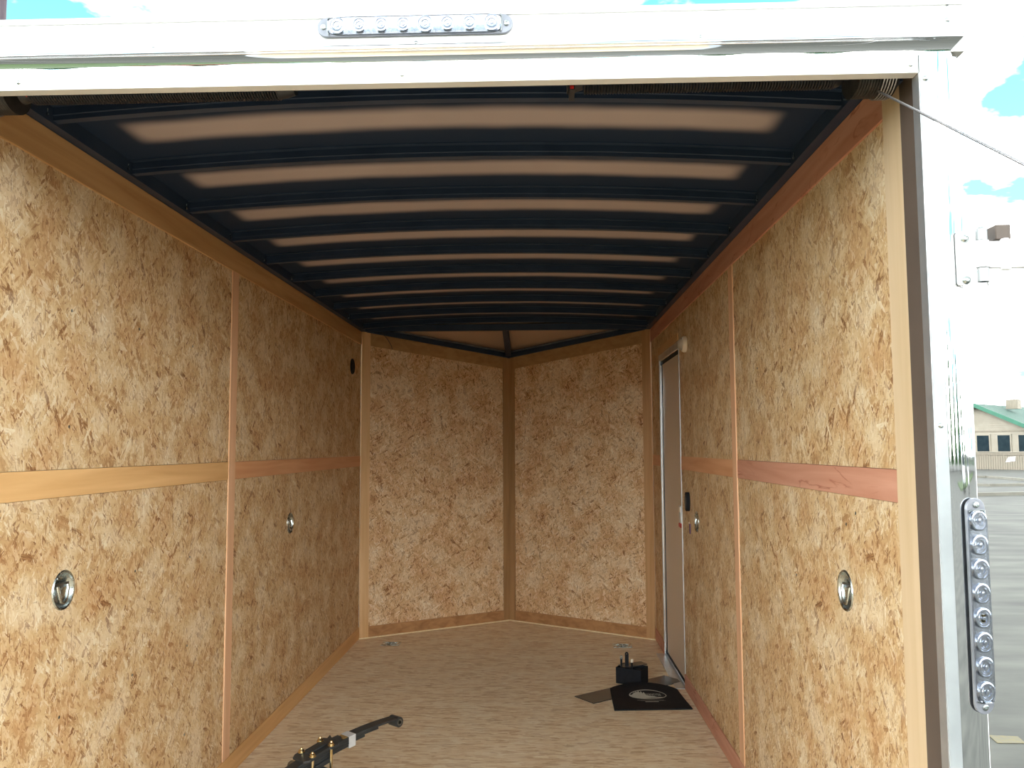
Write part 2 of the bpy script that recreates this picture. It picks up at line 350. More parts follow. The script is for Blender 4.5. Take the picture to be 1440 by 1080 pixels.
# ------------------------------------------------------------------ ground and floor
ground = struct('ground', MB().box(-150, 150, -150, 150, GZ - 0.1, GZ),
    noise_mat('grey_asphalt', rgb(66, 66, 62), rgb(98, 98, 91), (0.35, 1, 1), 2.2, 0.85, bump=0.35, lo=0.3, hi=0.7, detail=12))
fl = struct('floor', MB().prism([(0, YR + 0.03, -0.03), (W, YR + 0.03, -0.03), (W, YF, -0.03), (W / 2, YN, -0.03), (0, YF, -0.03)], (0, 0, 0.03)), osb_floor)
struct('trailer_chassis', MB().prism([(-0.06, YR, -0.14), (W + 0.06, YR, -0.14), (W + 0.06, YF, -0.14), (W / 2, YN + 0.07, -0.14), (-0.06, YF, -0.14)], (0, 0, 0.108)), black_steel)

# ------------------------------------------------------------------ side walls
RL = [(2.19, 0.946), (4.19, 0.942)]          # recessed rings on the left wall (y, z)
RR = [(2.197, 0.945), (4.23, 0.941)]
HR = 0.0475
def side_wall(side):
    X = 0.0 if side < 0 else W; sg = 1 if side < 0 else -1     # sg points into the room
    fn = lambda a, b, d: (X - sg * d, a, b)
    nm = 'wall_left' if side < 0 else 'wall_right'
    xo0, xo1 = (X - sg * 0.045, X - sg * 0.058)
    k = MB()
    holes = [] if side < 0 else [rect(DY0 - 0.0, DY1 + 0.0, 0.0, DZ)]
    k.holed(rect(YR + 0.02, YF + 0.0, -0.03, 2.20), holes, lambda a, b, d: (xo0 - sg * d, a, b), 0.013)
    wl = struct(nm, k, white_paint)
    rings = RL if side < 0 else RR
    hp = lambda cond: [circle(y, z, HR) for y, z in rings if cond(y)]
    fr = lambda y: y > SEAM0
    def panel(outer, holes=[]): return obj('strand_board_panel', MB().holed(outer, holes, fn, PT), osb_wall, wl)
    panel(rect(YO - 0.02, SEAM0 + 0.02, ZM1 + 0.001, ZT + 0.01))
    panel(rect(YO - 0.02, SEAM0 + 0.02, ZB - 0.01, ZM0 - 0.001), hp(lambda y: not fr(y)))
    if side < 0:
        panel(rect(SEAM1 - 0.02, YF, ZM1 + 0.001, ZT + 0.01))
        panel(rect(SEAM1 - 0.02, YF, ZB - 0.01, ZM0 - 0.001), hp(fr))
    else:
        panel([(SEAM1 - 0.02, ZM1), (DY0, ZM1), (DY0, DZ), (DY1, DZ), (DY1, ZM1), (YF, ZM1), (YF, ZT + 0.01), (SEAM1 - 0.02, ZT + 0.01)])
        panel(rect(SEAM1 - 0.02, DY0, ZB - 0.01, ZM0 - 0.001), hp(fr))
        panel(rect(DY1, YF, ZB - 0.01, ZM0 - 0.001))
    bx = lambda y0, y1, z0, z1, t0=PT, t1=0.006: MB().box(*sorted((X - sg * t0, X + sg * t1)), y0, y1, z0, z1)
    # boards that cover the studs
    obj('top_board', bx(YI + 0.09, YF, ZT, H), w_tan_y if side < 0 else w_red_y, wl, bevel=0.0015)
    if side < 0:
        obj('middle_board', bx(YO, SEAM0, ZM0, ZM1, t1=0.002), w_gold_y, wl)
        obj('middle_board', bx(SEAM1, YF, ZM0, ZM1, t1=0.002), w_orange_y, wl)
    else:
        obj('middle_board', bx(YO, SEAM0, ZM0, ZM1, t1=0.002), w_red_y, wl)
        obj('middle_board', bx(SEAM1, DY0, ZM0, ZM1, t1=0.002), w_orange_y, wl)
        obj('middle_board', bx(DY1, YF, ZM0, ZM1, t1=0.002), w_orange_y, wl)
    obj('seam_strip', bx(SEAM0, SEAM1, ZB, ZT, t1=0.005), w_pink_z, wl, bevel=0.0015)
    obj('rear_post_board', bx(YI, YO, 0, H, t1=0.007), w_pale_z, wl, bevel=0.0015)
    # screws that show as small dots
    if side < 0: sc = [(2.183, 1.695), (2.563, 1.699), (2.967, 1.694), (2.582, 0.938), (2.988, 0.929), (2.192, 0.616), (2.583, 0.62), (2.982, 0.616), (2.977, 0.308), (2.19, 1.38), (4.2, 1.5), (4.6, 0.6)]
    else: sc = [(2.109, 1.150), (2.176, 1.117), (2.61, 0.923), (2.6, 1.62), (3.0, 1.6), (2.2, 0.5)]
    sm = None
    for y, z in sc:
        M = Matrix.Translation((X, y, z)) @ Matrix.Rotation(sg * PI / 2, 4, 'Y')
        obj('screw', MB().lathe([(0.0045, -0.001), (0.0045, 0.0006), (0.002, 0.0015), (0, 0.0008)], 8, M), zinc_dark, wl)
    bb = MB()
    if side < 0: bb.box(0, 0.006, YI, YF, 0, ZB)
    else: bb.box(W - 0.006, W, YI, DY0, 0, ZB).box(W - 0.006, W, DY1, YF, 0, ZB)
    b = struct('baseboard_left' if side < 0 else 'baseboard_right', bb, w_gold_y if side < 0 else w_red_y, bevel=0.0015)
    return wl
wall_l = side_wall(-1); wall_r = side_wall(1)

# ------------------------------------------------------------------ nose walls
def nose_wall(side):
    P = Vector((0 if side < 0 else W, YF, 0)); Q = Vector((W / 2, YN, 0)); ln = (Q - P).length; e = (Q - P).normalized()
    inw = Vector((e.y, -e.x, 0)) * (1 if side < 0 else -1)          # into the room
    if inw.y > 0: inw = -inw
    fn = lambda a, b, d: tuple(P + e * a - inw * d + Vector((0, 0, b)))
    drop = lambda a: H + 0.035 - 0.13 * a / ln
    nm = 'wall_front_left' if side < 0 else 'wall_front_right'
    k = MB().holed([(-0.05, -0.03), (ln + 0.04, -0.03), (ln + 0.04, 2.13), (-0.05, 2.235)], [], lambda a, b, d: fn(a, b, d + 0.045), 0.013)
    wn = struct(nm, k, white_paint)
    pa, pb = 0.07, ln - 0.055
    obj('strand_board_panel', MB().holed([(pa - .02, ZB - .01), (pb + .02, ZB - .01), (pb + .02, drop(pb) - 0.11), (pa - .02, drop(pa) - 0.11)], [], lambda a, b, d: fn(a, b, d), PT), osb_nose_l if side < 0 else osb_nose_r, wn)
    obj('top_board', MB().holed([(pa, drop(pa) - 0.125), (pb, drop(pb) - 0.125), (pb, drop(pb)), (pa, drop(pa))], [], lambda a, b, d: fn(a, b, d - 0.006), 0.018), w_olive_x, wn)
    obj('corner_post', MB().holed(rect(0.006, pa, 0, H + 0.03), [], lambda a, b, d: fn(a, b, d - 0.008), 0.02), w_pale_post if side < 0 else w_tan_z, wn, bevel=0.0015)
    obj('nose_post', MB().holed(rect(pb, ln - 0.004, 0, 2.045), [], lambda a, b, d: fn(a, b, d - 0.008), 0.02), w_olive_z, wn, bevel=0.001)
    struct('baseboard_front_left' if side < 0 else 'baseboard_front_right', MB().holed(rect(pa, pb, 0.0, ZB), [], lambda a, b, d: fn(a, b, d - 0.006), 0.018), w_brown_x, bevel=0.001)
    struct('trim_1' if side < 0 else 'trim_2', MB().holed(rect(0.0, ln - 0.008, 0.0, 0.007), [], lambda a, b, d: fn(a, b, d - 0.016), 0.008), caulk)
    return wn, P, e, inw, ln, drop
nl = nose_wall(-1); nr = nose_wall(1)

# ------------------------------------------------------------------ ceiling, bows, roof
NX = 24
def arc_sheet(y0, y1, dz, th):
    k = MB(); vs = []; fs = []
    for y in (y0, y1):
        for t in (0, th):
            for i in range(NX + 1): x = W * i / NX; vs.append((x, y, zc(x) + dz + t))
    n = NX + 1
    for i in range(NX):
        fs += [(i, i + 1, 2 * n + i + 1, 2 * n + i), (n + i, 3 * n + i, 3 * n + i + 1, n + i + 1), (i, n + i, n + i + 1, i + 1), (2 * n + i, 2 * n + i + 1, 3 * n + i + 1, 3 * n + i)]
    fs += [(0, 2 * n, 3 * n, n), (n - 1, 2 * n - 1, 4 * n - 1, 3 * n - 1)]
    return k.add(vs, fs)
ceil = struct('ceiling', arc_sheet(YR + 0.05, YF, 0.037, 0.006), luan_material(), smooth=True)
luan_plain = noise_mat('brown_liner', rgb(188, 164, 146), rgb(180, 156, 138), ns=2, rough=0.6)
zf = zc(W / 2) + 0.0
k = MB(); a = [(0.0, YF - 0.01, 2.200), (W, YF - 0.01, 2.200), (W / 2, YN + 0.03, 2.075)]
k.prism(a, (0, 0, 0.008)); obj('nose_liner', k, luan_plain, ceil)
k = arc_sheet(YR + 0.14, YF, 0.050, 0.01)
rf = struct('roof', k, white_paint, smooth=True)
kk = MB(); vs = []
for i in range(NX + 1):
    x = W * i / NX; vs += [(x, YR + 0.048, 2.198), (x, YR + 0.15, zc(x) + 0.055), (x, YR + 0.048, 2.206), (x, YR + 0.15, zc(x) + 0.062)]
obj('front_flashing', kk.add(vs, [f for i in range(NX) for f in ((4*i, 4*i+4, 4*i+5, 4*i+1), (4*i+2, 4*i+3, 4*i+7, 4*i+6))]), white_paint, rf)
obj('nose_roof', MB().prism([(-0.06, YF - 0.05, 2.225), (W + 0.06, YF - 0.05, 2.225), (W + 0.06, YF + 0.02, 2.21), (W / 2, YN + 0.12, 2.09), (-0.06, YF + 0.02, 2.21)], (0, 0, 0.04)), white_paint, rf)
for X0, X1 in ((-0.058, 0.035), (W - 0.035, W + 0.058)):
    obj('side_rail', MB().box(X0, X1, YI - 0.06, YF + 0.01, H + 0.001, 2.212), black_steel, rf)
    for i in range(10):
        yb = BOW0 + PITCH * i - 0.05; xs = 0.037 if X0 < 0 else W - 0.037
        obj('screw', MB().lathe([(0.004, -0.004), (0.004, 0.001), (0.0015, 0.002), (0.0015, 0.014)], 6, Matrix.Translation((xs, yb, 2.162))), zinc, rf)
def bow(yb):
    k = MB(); prof = [(-0.024, 0.0), (0.0, 0.0), (0.0, 0.005), (-0.004, 0.036), (0.016, 0.037), (-0.046, 0.037), (-0.020, 0.036), (-0.026, 0.022), (-0.0235, 0.020), (-0.0235, 0.016), (-0.026, 0.014)]
    prof = [(-0.024, 0.0), (0.0, 0.0), (-0.002, 0.034), (0.016, 0.034), (0.016, 0.037), (-0.044, 0.037), (-0.044, 0.034), (-0.024, 0.034), (-0.026, 0.014), (-0.023, 0.012)]
    n = len(prof); xs = [0.036 + (W - 0.072) * i / NX for i in range(NX + 1)]; vs = []; fs = []
    for x in xs:
        for py, pz in prof: vs.append((x, yb + py, zc(x) + pz))
    for i in range(NX):
        for j in range(n): fs.append((i * n + j, i * n + (j + 1) % n, (i + 1) * n + (j + 1) % n, (i + 1) * n + j))
    fs += [tuple(range(n)), tuple(NX * n + j for j in range(n))]
    return k.add(vs, fs)
b0 = None
for i in range(10):
    if b0 is None: b0 = obj('roof_bow', bow(BOW0), black_steel, ceil)
    else:
        c = b0.copy(); c.location = (0, PITCH * i, 0); COL.objects.link(c); c.parent = ceil
obj('cross_tube', MB().box(0.0, W, YF - 0.02, YF + 0.02, H, 2.19), black_steel, ceil)
for (wn, P, e, inw, ln, drop) in (nl, nr):
    A = P + inw * 0.012 + e * 0.04; B = P + e * (ln - 0.006) + inw * 0.012
    A.z = H - 0.004; B.z = 2.016; n2 = inw * 0.022
    h = Vector((0, 0, 0.036))
    k = MB(); vs = [A, A + n2, A + n2 + h, A + h, B, B + n2, B + n2 + h, B + h]
    k.add(vs, [(0, 1, 2, 3), (4, 7, 6, 5), (0, 4, 5, 1), (1, 5, 6, 2), (2, 6, 7, 3), (3, 7, 4, 0)])
    obj('nose_tube', k, black_steel, ceil)
k = MB(); vs = []
for y, z in ((YF, H + 0.012), (YN - 0.02, 2.022)):
    for x in (W / 2 - 0.022, W / 2 + 0.022):
        for dz in (0, 0.035): vs.append((x, y, z + dz))
k.add(vs, [(0, 1, 3, 2), (4, 6, 7, 5), (0, 4, 5, 1), (2, 3, 7, 6), (0, 2, 6, 4), (1, 5, 7, 3)])
obj('centre_tube', k, black_steel, ceil)
k = MB(); pth = [(0.10, 5.81, 2.16), (0.145, 5.84, 2.14), (0.18, 5.86, 2.10), (0.205, 5.87, 2.055), (0.212, 5.874, 2.03)]
tag(obj('cable_stub', k.tube(pth, 0.0022, 6), axle_paint, smooth=True), 'thin dark wire hanging from the ceiling at the left nose corner', 'wire')

# ------------------------------------------------------------------ rear frame
XR = 2.029; XL = W - XR; XO = 2.122; XOL = W - XO
frm = empty('rear_frame', (W / 2, YR, GZ + 0.35), 'white aluminium rear opening frame with polished stainless corner caps', 'door frame')
obj('header_lower_band', MB().box(XL, XR, YR, YR + 0.026, 2.0575, 2.0995), white_paint, frm, bevel=0.001)
obj('header_panel', MB().box(XOL - 0.0, XO, YR + 0.001, YR + 0.05, 2.1, 2.206), white_paint, frm, bevel=0.001)
obj('top_cap', MB().box(XOL, XO, YR - 0.003, YR + 0.01, 2.196, 2.2085), white_paint, frm, bevel=0.001)
# drip edge: rolled strip with a concave polished underside and mitred ends
pr = [(0.0, 2.136), (-0.016, 2.131), (-0.019, 2.127), (-0.019, 2.122), (-0.0175, 2.1205)]
pr += [(-0.0175 + 0.0165 * math.sin(t), 2.1205 - 0.027 * (1 - math.cos(t))) for t in [PI / 2 * i / 10 for i in range(1, 11)]] + [(0.0, 2.0935)]
k = MB(); n = len(pr); vs = []
for sx, xe in ((0, XOL - 0.002), (1, XO + 0.002)):
    for py, pz in pr:
        m = (2.136 - pz) * 0.9 * (1 if sx == 0 else -1)
        vs.append((xe + m, YR + py, pz))
k.add(vs, [(j, (j + 1) % n, (j + 1) % n + n, j + n) for j in range(n)] + [tuple(range(n)), tuple(j + n for j in range(n))])
obj('drip_edge', k, polished, frm, smooth=True)
for sx in (0, 1):
    mx = (lambda x: x) if sx else (lambda x: W - x)
    def bb(x0, x1, y0, y1, z0, z1): return MB().box(*sorted((mx(x0), mx(x1))), y0, y1, z0, z1)
    obj('inner_rim', bb(XR, XR + 0.018, YR + 0.0005, YR + 0.03, -0.02, 2.0575), brushed, frm)
    obj('side_post', bb(2.046, W + 0.026, YR + 0.012, YI, -0.03, 2.14), primer, frm)
    obj('flat_strip', bb(XR + 0.001, 2.054, YR - 0.001, YR + 0.012, -0.14, 2.0995), galv if sx else galv, frm, bevel=0.001)
    # rounded polished corner cap
    pts = [(2.054, YR + 0.012), (2.054, YR - 0.0005), (2.066, YR - 0.002), (2.080, YR - 0.001)]
    pts += [(2.080 + 0.042 * math.sin(t), YR - 0.001 + 0.05 * (1 - math.cos(t))) for t in [PI / 2 * i / 10 for i in range(1, 11)]]
    pts += [(XO, YI), (XO - 0.004, YI), (XO - 0.006, YR + 0.05), (2.09, YR + 0.012)]
    obj('corner_cap', MB().prism([(mx(a), b, -0.14) for a, b in pts], (0, 0, 2.0995 + 0.14)), polished, frm, smooth=True)
    rv = [(2.041, 2.045), (2.041, 1.356), (2.041, 0.55)] if sx else [(2.041, 2.05), (2.041, 1.3)]
    for x, z in rv:
        obj('rivet', MB().lathe([(0.0058, -0.001), (0.0052, 0.001), (0.003, 0.0028), (0.0018, 0.003), (0.0015, 0.0018), (0, 0.0018)], 12, Matrix.Translation((mx(x), YR - 0.001, z)) @ Matrix.Rotation(PI / 2, 4, 'X')), zinc, frm, smooth=True)
    for z in (2.165, 2.199):
        obj('rivet', MB().lathe([(0.0058, -0.001), (0.0052, 0.001), (0.003, 0.0028), (0, 0.003)], 12, Matrix.Translation((mx(2.090), YR + 0.001, z)) @ Matrix.Rotation(PI / 2, 4, 'X')), zinc, frm, smooth=True)
for x, z in ((2.014, 2.074), (0.996, 2.0745), (0.20, 2.0745), (1.024, 2.141), (0.48, 2.1405), (1.6, 2.1405)):
    obj('rivet', MB().lathe([(0.0052, -0.001), (0.0045, 0.001), (0.0025, 0.0026), (0, 0.003)], 12, Matrix.Translation((x, YR - 0.0, z)) @ Matrix.Rotation(PI / 2, 4, 'X')), zinc, frm, smooth=True)
obj('rear_sill', MB().box(-0.06, W + 0.06, YR, YR + 0.10, -0.14, -0.0305).box(0, W, YR, YR + 0.03, -0.03, 0), galv, frm)

# ------------------------------------------------------------------ clear LED bars
def led_bar(name, loc, rot, label, style):
    r = empty(name, loc, label, 'light', None, rot)
    hl, hw = 0.200, 0.0205
    def stad(hl, hw, y0, y1, n=10):
        pts = [(hl - hw + hw * math.cos(a), hw * math.sin(a)) for a in [PI / 2 - PI * i / n for i in range(n + 1)]]
        pts += [(-hl + hw - hw * math.cos(a), -hw * math.sin(a)) for a in [PI / 2 - PI * i / n for i in range(n + 1)]]
        return MB().prism([(a, y0, b) for a, b in pts], (0, y1 - y0, 0))
    obj('housing', stad(hl, hw, -0.006, 0), lamp_body, r, local=True, bevel=0.001)
    pl = stad(hl - 0.022, hw - 0.003, -0.0085, -0.006); obj('reflector_plate', pl, optic, r, local=True)
    nopt = 8
    for i in range(nopt):
        x = -0.1575 + 0.045 * i
        big = style == 'header' and i in (0, 4, 7)
        rr = 0.0165 if (big or style != 'header') else 0.0135
        prof = [(rr, -0.0085), (rr, 0.0095 - 0.018)] 
        prof = [(rr, 0.0085), (rr, 0.0125), (rr * .86, 0.0130), (rr * .80, 0.0112), (rr * .66, 0.0112), (rr * .6, 0.0128), (rr * .48, 0.0128), (rr * .42, 0.0105), (rr * .25, 0.0105), (rr * .2, 0.0135), (0, 0.014)]
        M = Matrix.Translation((x, 0, 0)) @ Matrix.Rotation(PI / 2, 4, 'X')
        if style != 'header': M = M @ Matrix.Diagonal((1.15, 1, 1, 1))
        obj('optic', MB().lathe(prof, 20, M), optic, r, local=True, smooth=True)
    if style != 'header':
        for dx in (-0.005, 0.005):
            obj('diode', MB().box(0.0225 + dx - 0.002, 0.0225 + dx + 0.002, -0.0152, -0.0085, -0.003, 0.001), led_m, r, local=True)
    # ribbed clear lens, an arched bar
    n = 8; vs = []; fs = []; L_ = hl - 0.024; ns = 64
    for i in range(ns + 1):
        x = -L_ + 2 * L_ * i / ns; q = 1 - max(0, abs(x) / L_ - 0.9) * 3.5; rib = 0.0004 * (i % 2)
        for j in range(n + 1):
            a = PI * j / n; vs.append((x, -0.0065 - (0.0125 * math.sin(a) ** 0.5 + rib * math.sin(a)) * (0.75 + 0.25 * q), (hw - 0.002) * math.cos(a) * q ** 0.5))
    m = n + 1
    for i in range(ns):
        for j in range(n): fs.append((i * m + j, i * m + j + 1, (i + 1) * m + j + 1, (i + 1) * m + j))
        fs.append((i * m, (i + 1) * m, (i + 1) * m + n, i * m + n))
    fs += [tuple(range(m)), tuple(ns * m + j for j in range(m))]
    obj('clear_cover', MB().add(vs, fs), lens, r, local=True, smooth=True)
    for s in (-1, 1):
        obj('mounting_screw', MB().lathe([(0.006, 0.006), (0.006, 0.008), (0.0045, 0.009), (0.002, 0.009), (0.0015, 0.0075), (0, 0.0075)], 12, Matrix.Translation((s * 0.187, 0, 0)) @ Matrix.Rotation(PI / 2, 4, 'X')), zinc, r, local=True, smooth=True)
        obj('end_rib', MB().tube([(s * (0.174 + 0.004 * math.cos(a)), -0.0095, 0.018 * math.sin(a)) for a in [-PI / 2 + PI * i / 8 for i in range(9)]], 0.0013, 6), zinc_dark, r, local=True)
    return r
led_bar('header_light', (1.022, YR, 2.1755), (0, 0, 0), 'clear horizontal LED light bar on the white header above the opening', 'header')
led_bar('tail_light', (2.094, YR - 0.003, 1.018), (0, PI / 2, math.radians(14)), 'clear vertical LED light bar on the polished right rear corner', 'tail')

# ------------------------------------------------------------------ latch hardware on the right corner
lt = empty('hinge_bracket', (2.10, YR - 0.002, 1.68), 'white and zinc hinge bracket with domed bolts', None); lt.location -= frm.location; lt.parent = frm
k = MB().holed([(2.083, 1.632), (2.086, 1.627), (2.118, 1.627), (2.118, 1.733), (2.086, 1.733), (2.083, 1.728)], [], lambda a, b, d: (a, YR - 0.008 + d, b), 0.006)
obj('base_plate', k, white_paint, lt, bevel=0.0008)
for z in (1.637, 1.7185):
    obj('bolt', MB().lathe([(0.0085, 0), (0.0082, 0.002), (0.006, 0.005), (0.003, 0.006), (0.003, 0.0045), (0, 0.0045)], 18, Matrix.Translation((2.0985, YR - 0.008, z)) @ Matrix.Rotation(PI / 2, 4, 'X')), zinc, lt, smooth=True)
obj('pin', MB().lathe([(0.0, 1.632), (0.0075, 1.632), (0.0075, 1.737), (0.006, 1.739), (0, 1.739)], 16, Matrix.Translation((2.128, YR - 0.014, 0))), zinc, lt, smooth=True)
obj('knuckle', MB().lathe([(0.0, 1.66), (0.0125, 1.66), (0.0125, 1.712), (0, 1.712)], 18, Matrix.Translation((2.128, YR - 0.014, 0))), white_paint, lt, smooth=True)
for z0, z1 in ((1.632, 1.6585), (1.7135, 1.735)):
    obj('leaf_knuckle', MB().lathe([(0.0, z0), (0.0105, z0), (0.0105, z1), (0, z1)], 18, Matrix.Translation((2.128, YR - 0.014, 0))), galv, lt, smooth=True)
obj('swing_leaf', MB().box(2.139, 2.225, YR - 0.016, YR - 0.006, 1.660, 1.7115), white_paint, lt, bevel=0.0012)
obj('lower_leaf', MB().box(2.139, 2.225, YR - 0.009, YR - 0.003, 1.627, 1.660), white_paint, lt, bevel=0.0012)
for z in (1.6595, 1.7125):
    obj('bolt', MB().lathe([(0.0, -0.003), (0.009, -0.003), (0.0095, 0), (0.007, 0.004), (0, 0.005)], 16, Matrix.Translation((2.173, YR - 0.012, z))), white_paint, lt, smooth=True)
obj('stop_block', MB().box(2.157, 2.186, YR - 0.012, YR + 0.02, 1.7155, 1.745), primer, lt, bevel=0.002)
obj('vertical_rod', MB().tube([(2.222, YR - 0.02, 1.655), (2.222, YR - 0.02, 1.755)], 0.008, 12), black_steel, lt, smooth=True)

# ------------------------------------------------------------------ ramp door, springs and cable
ramp = empty('ramp_door', (W / 2, YR - 0.03, -0.02), 'wooden ramp door let down behind the trailer', 'ramp')
E0 = Vector((0, YR - 0.012, -0.03)); E1 = Vector((0, -0.42, 0.59)); dr = (E1 - E0).normalized(); nn = Vector((0, -dr.z, dr.y)); nn = nn if nn.z > 0 else -nn
def rp_(x0, x1, s0, s1, n0, n1):
    vs = [Vector((x, 0, 0)) + Vector((0, (E0 + dr * s + nn * n).y, (E0 + dr * s + nn * n).z)) for x in (x0, x1) for s in (s0, s1) for n in (n0, n1)]
    return MB().add(vs, [(0, 1, 3, 2), (4, 6, 7, 5), (0, 4, 5, 1), (2, 3, 7, 6), (0, 2, 6, 4), (1, 5, 7, 3)])
Lr = (E1 - E0).length
obj('deck_board', rp_(0.05, W - 0.05, 0.03, Lr - 0.02, 0.0, 0.012), osb_floor, ramp)
obj('outer_skin', rp_(0.0, W, 0.01, Lr, -0.05, 0.0), white_paint, ramp)
for x0, x1 in ((0.0, 0.05), (W - 0.05, W)): obj('edge_rail', rp_(x0, x1, 0.01, Lr, 0.0, 0.014), brushed, ramp)
CE = Vector((2.08, -0.40, 0.60))
obj('cable_bracket', MB().box(2.04, 2.09, -0.42, -0.36, 0.575, 0.612), zinc_dark, ramp)
sp = empty('ramp_spring', (W / 2, 1.76, 2.11), 'black coil counterbalance spring set with cable drums behind the header', 'spring')
SY, SZ = 1.755, 2.120
def coil(x0, x1, r, wr, pitch):
    n = int((x1 - x0) / pitch); st = 12; path = [(x0 + (x1 - x0) * i / (n * st), SY + r * math.cos(2 * PI * i / st), SZ + r * math.sin(2 * PI * i / st)) for i in range(n * st + 1)]
    k = MB(); vs = []; fs = []; sg = 4
    for x, y, z in path:
        d = Vector((0, y - SY, z - SZ)).normalized()
        for j in range(sg):
            a = 2 * PI * j / sg; vs.append((x + wr * math.sin(a), y + d.y * wr * math.cos(a), z + d.z * wr * math.cos(a)))
    for i in range(len(path) - 1):
        for j in range(sg): fs.append((i * sg + j, i * sg + (j + 1) % sg, (i + 1) * sg + (j + 1) % sg, (i + 1) * sg + j))
    return k.add(vs, fs)
obj('coil_spring', coil(0.14, 0.70, 0.030, 0.0026, 0.0062), spring_steel, sp, smooth=True)
obj('coil_spring', coil(1.37, 1.91, 0.030, 0.0026, 0.0062), spring_steel, sp, smooth=True)
obj('shaft', MB().tube([(0.02, SY, SZ), (W - 0.02, SY, SZ)], 0.0125, 14), black_steel, sp, smooth=True)
for x0, x1 in ((0.70, 0.735), (1.335, 1.37), (1.91, 1.93), (0.12, 0.14)):
    obj('winding_cone', MB().lathe([(0, x0), (0.030, x0), (0.027, (x0 + x1) / 2), (0.022, x1), (0, x1)], 18, Matrix.Translation((0, SY, SZ)) @ Matrix.Rotation(PI / 2, 4, 'Y')), spring_steel, sp, smooth=True)
obj('centre_bracket', MB().box(1.34, 1.352, SY - 0.03, SY + 0.03, SZ - 0.035, 2.165), spring_steel, sp)
obj('red_mark', MB().box(1.341, 1.349, SY - 0.034, SY - 0.0305, SZ - 0.034, SZ - 0.028), red_m, sp)
for side in (0, 1):
    x0, x1 = (1.945, 2.028) if side else (0.029, 0.112)
    n = 14; prof = [(0.0, x0)]
    for i in range(n):
        a = x0 + (x1 - x0) * i / n; b = x0 + (x1 - x0) * (i + 0.5) / n
        prof += [(0.057, a), (0.054, b)]
    prof += [(0.057, x1), (0, x1)]
    obj('cable_drum', MB().lathe(prof, 26, Matrix.Translation((0, SY - 0.012, SZ)) @ Matrix.Rotation(PI / 2, 4, 'Y')), drum_m, sp, smooth=False)
    for i in range(5):
        xc = (1.997 + i * 0.0062) if side else (0.060 - i * 0.0062)
        obj('cable_turn', MB().tube([(xc, SY - 0.012 + 0.0585 * math.cos(t), SZ + 0.0585 * math.sin(t)) for t in [2 * PI * q / 28 for q in range(28)]], 0.0017, 6, closed=True), cable_m, sp, smooth=True)
    obj('end_plate', MB().box(*((W - 0.026, W - 0.020) if side else (0.020, 0.026)), SY - 0.05, SY + 0.04, SZ - 0.04, 2.15), black_steel, sp)
D0 = Vector((1.985, SY - 0.052, SZ - 0.062))
cb = tag(obj('lift_cable', MB().tube([D0, D0.lerp(CE, 0.33), D0.lerp(CE, 0.66), CE], 0.0026, 8), cable_m, smooth=True), 'thin steel cable slanting from the drum at the upper right corner', 'cable')
cb2 = tag(obj('lift_cable', MB().tube([(W - D0.x, D0.y, D0.z), (W - CE.x + 0.03, CE.y, CE.z)], 0.0022, 8), cable_m, smooth=True), 'thin steel cable from the drum at the upper left corner', 'cable')
obj('red_end_cap', MB().lathe([(0, 0.1405), (0.0055, 0.1405), (0.005, 0.144), (0, 0.145)], 12, Matrix.Translation((0, SY - 0.02, SZ - 0.018)) @ Matrix.Rotation(PI / 2, 4, 'Y')), red_m, sp)

# ------------------------------------------------------------------ side door
dr_ = struct('door_1', MB().box(W + 0.012, W + 0.030, DY0 + 0.012, DY1 - 0.012, 0.022, DZ - 0.014), door_paint)
obj('gasket', MB().holed(rect(DY0 + 0.001, DY1 - 0.001, 0.006, DZ - 0.001), [rect(DY0 + 0.014, DY1 - 0.020, 0.022, DZ - 0.034)], lambda a, b, d: (W + 0.008 + d, a, b), 0.004), black_matt, dr_)
obj('jamb', MB().holed(rect(DY0 - 0.006, DY1 + 0.030, 0.0, DZ + 0.030), [rect(DY0 + 0.003, DY1 - 0.010, 0.004, DZ - 0.010)], lambda a, b, d: (W - 0.005 + d, a, b), 0.004), brushed, dr_)
obj('jamb_return', MB().box(W - 0.001, W + 0.008, DY1 - 0.016, DY1 - 0.010, 0.004, DZ - 0.01).box(W - 0.001, W + 0.008, DY0 + 0.003, DY0 + 0.006, 0.004, DZ - 0.01).box(W - 0.001, W + 0.008, DY0, DY1 - .01, DZ - 0.016, DZ - 0.01), polished, dr_)
obj('head_casing', MB().box(W - 0.010, W - 0.0015, DY0 - 0.004, DY1 + 0.03, DZ + 0.03, DZ + 0.075), w_tan_y, dr_)
obj('threshold', MB().box(W - 0.055, W + 0.026, DY0 - 0.01, DY1 + 0.02, 0.0, 0.004), brushed, dr_, bevel=0.001)
la = obj('latch', MB().box(W - 0.002, W + 0.012, 4.700, 4.765, 0.890, 0.985), brushed, dr_, bevel=0.003)
obj('latch_lever', MB().box(W - 0.008, W - 0.002, 4.70, 4.74, 0.95, 0.982), plastic_white, dr_, bevel=0.002)
obj('latch_release', MB().box(W - 0.005, W + 0.012, 4.698, 4.767, 0.865, 0.889), red_m, dr_, bevel=0.003)

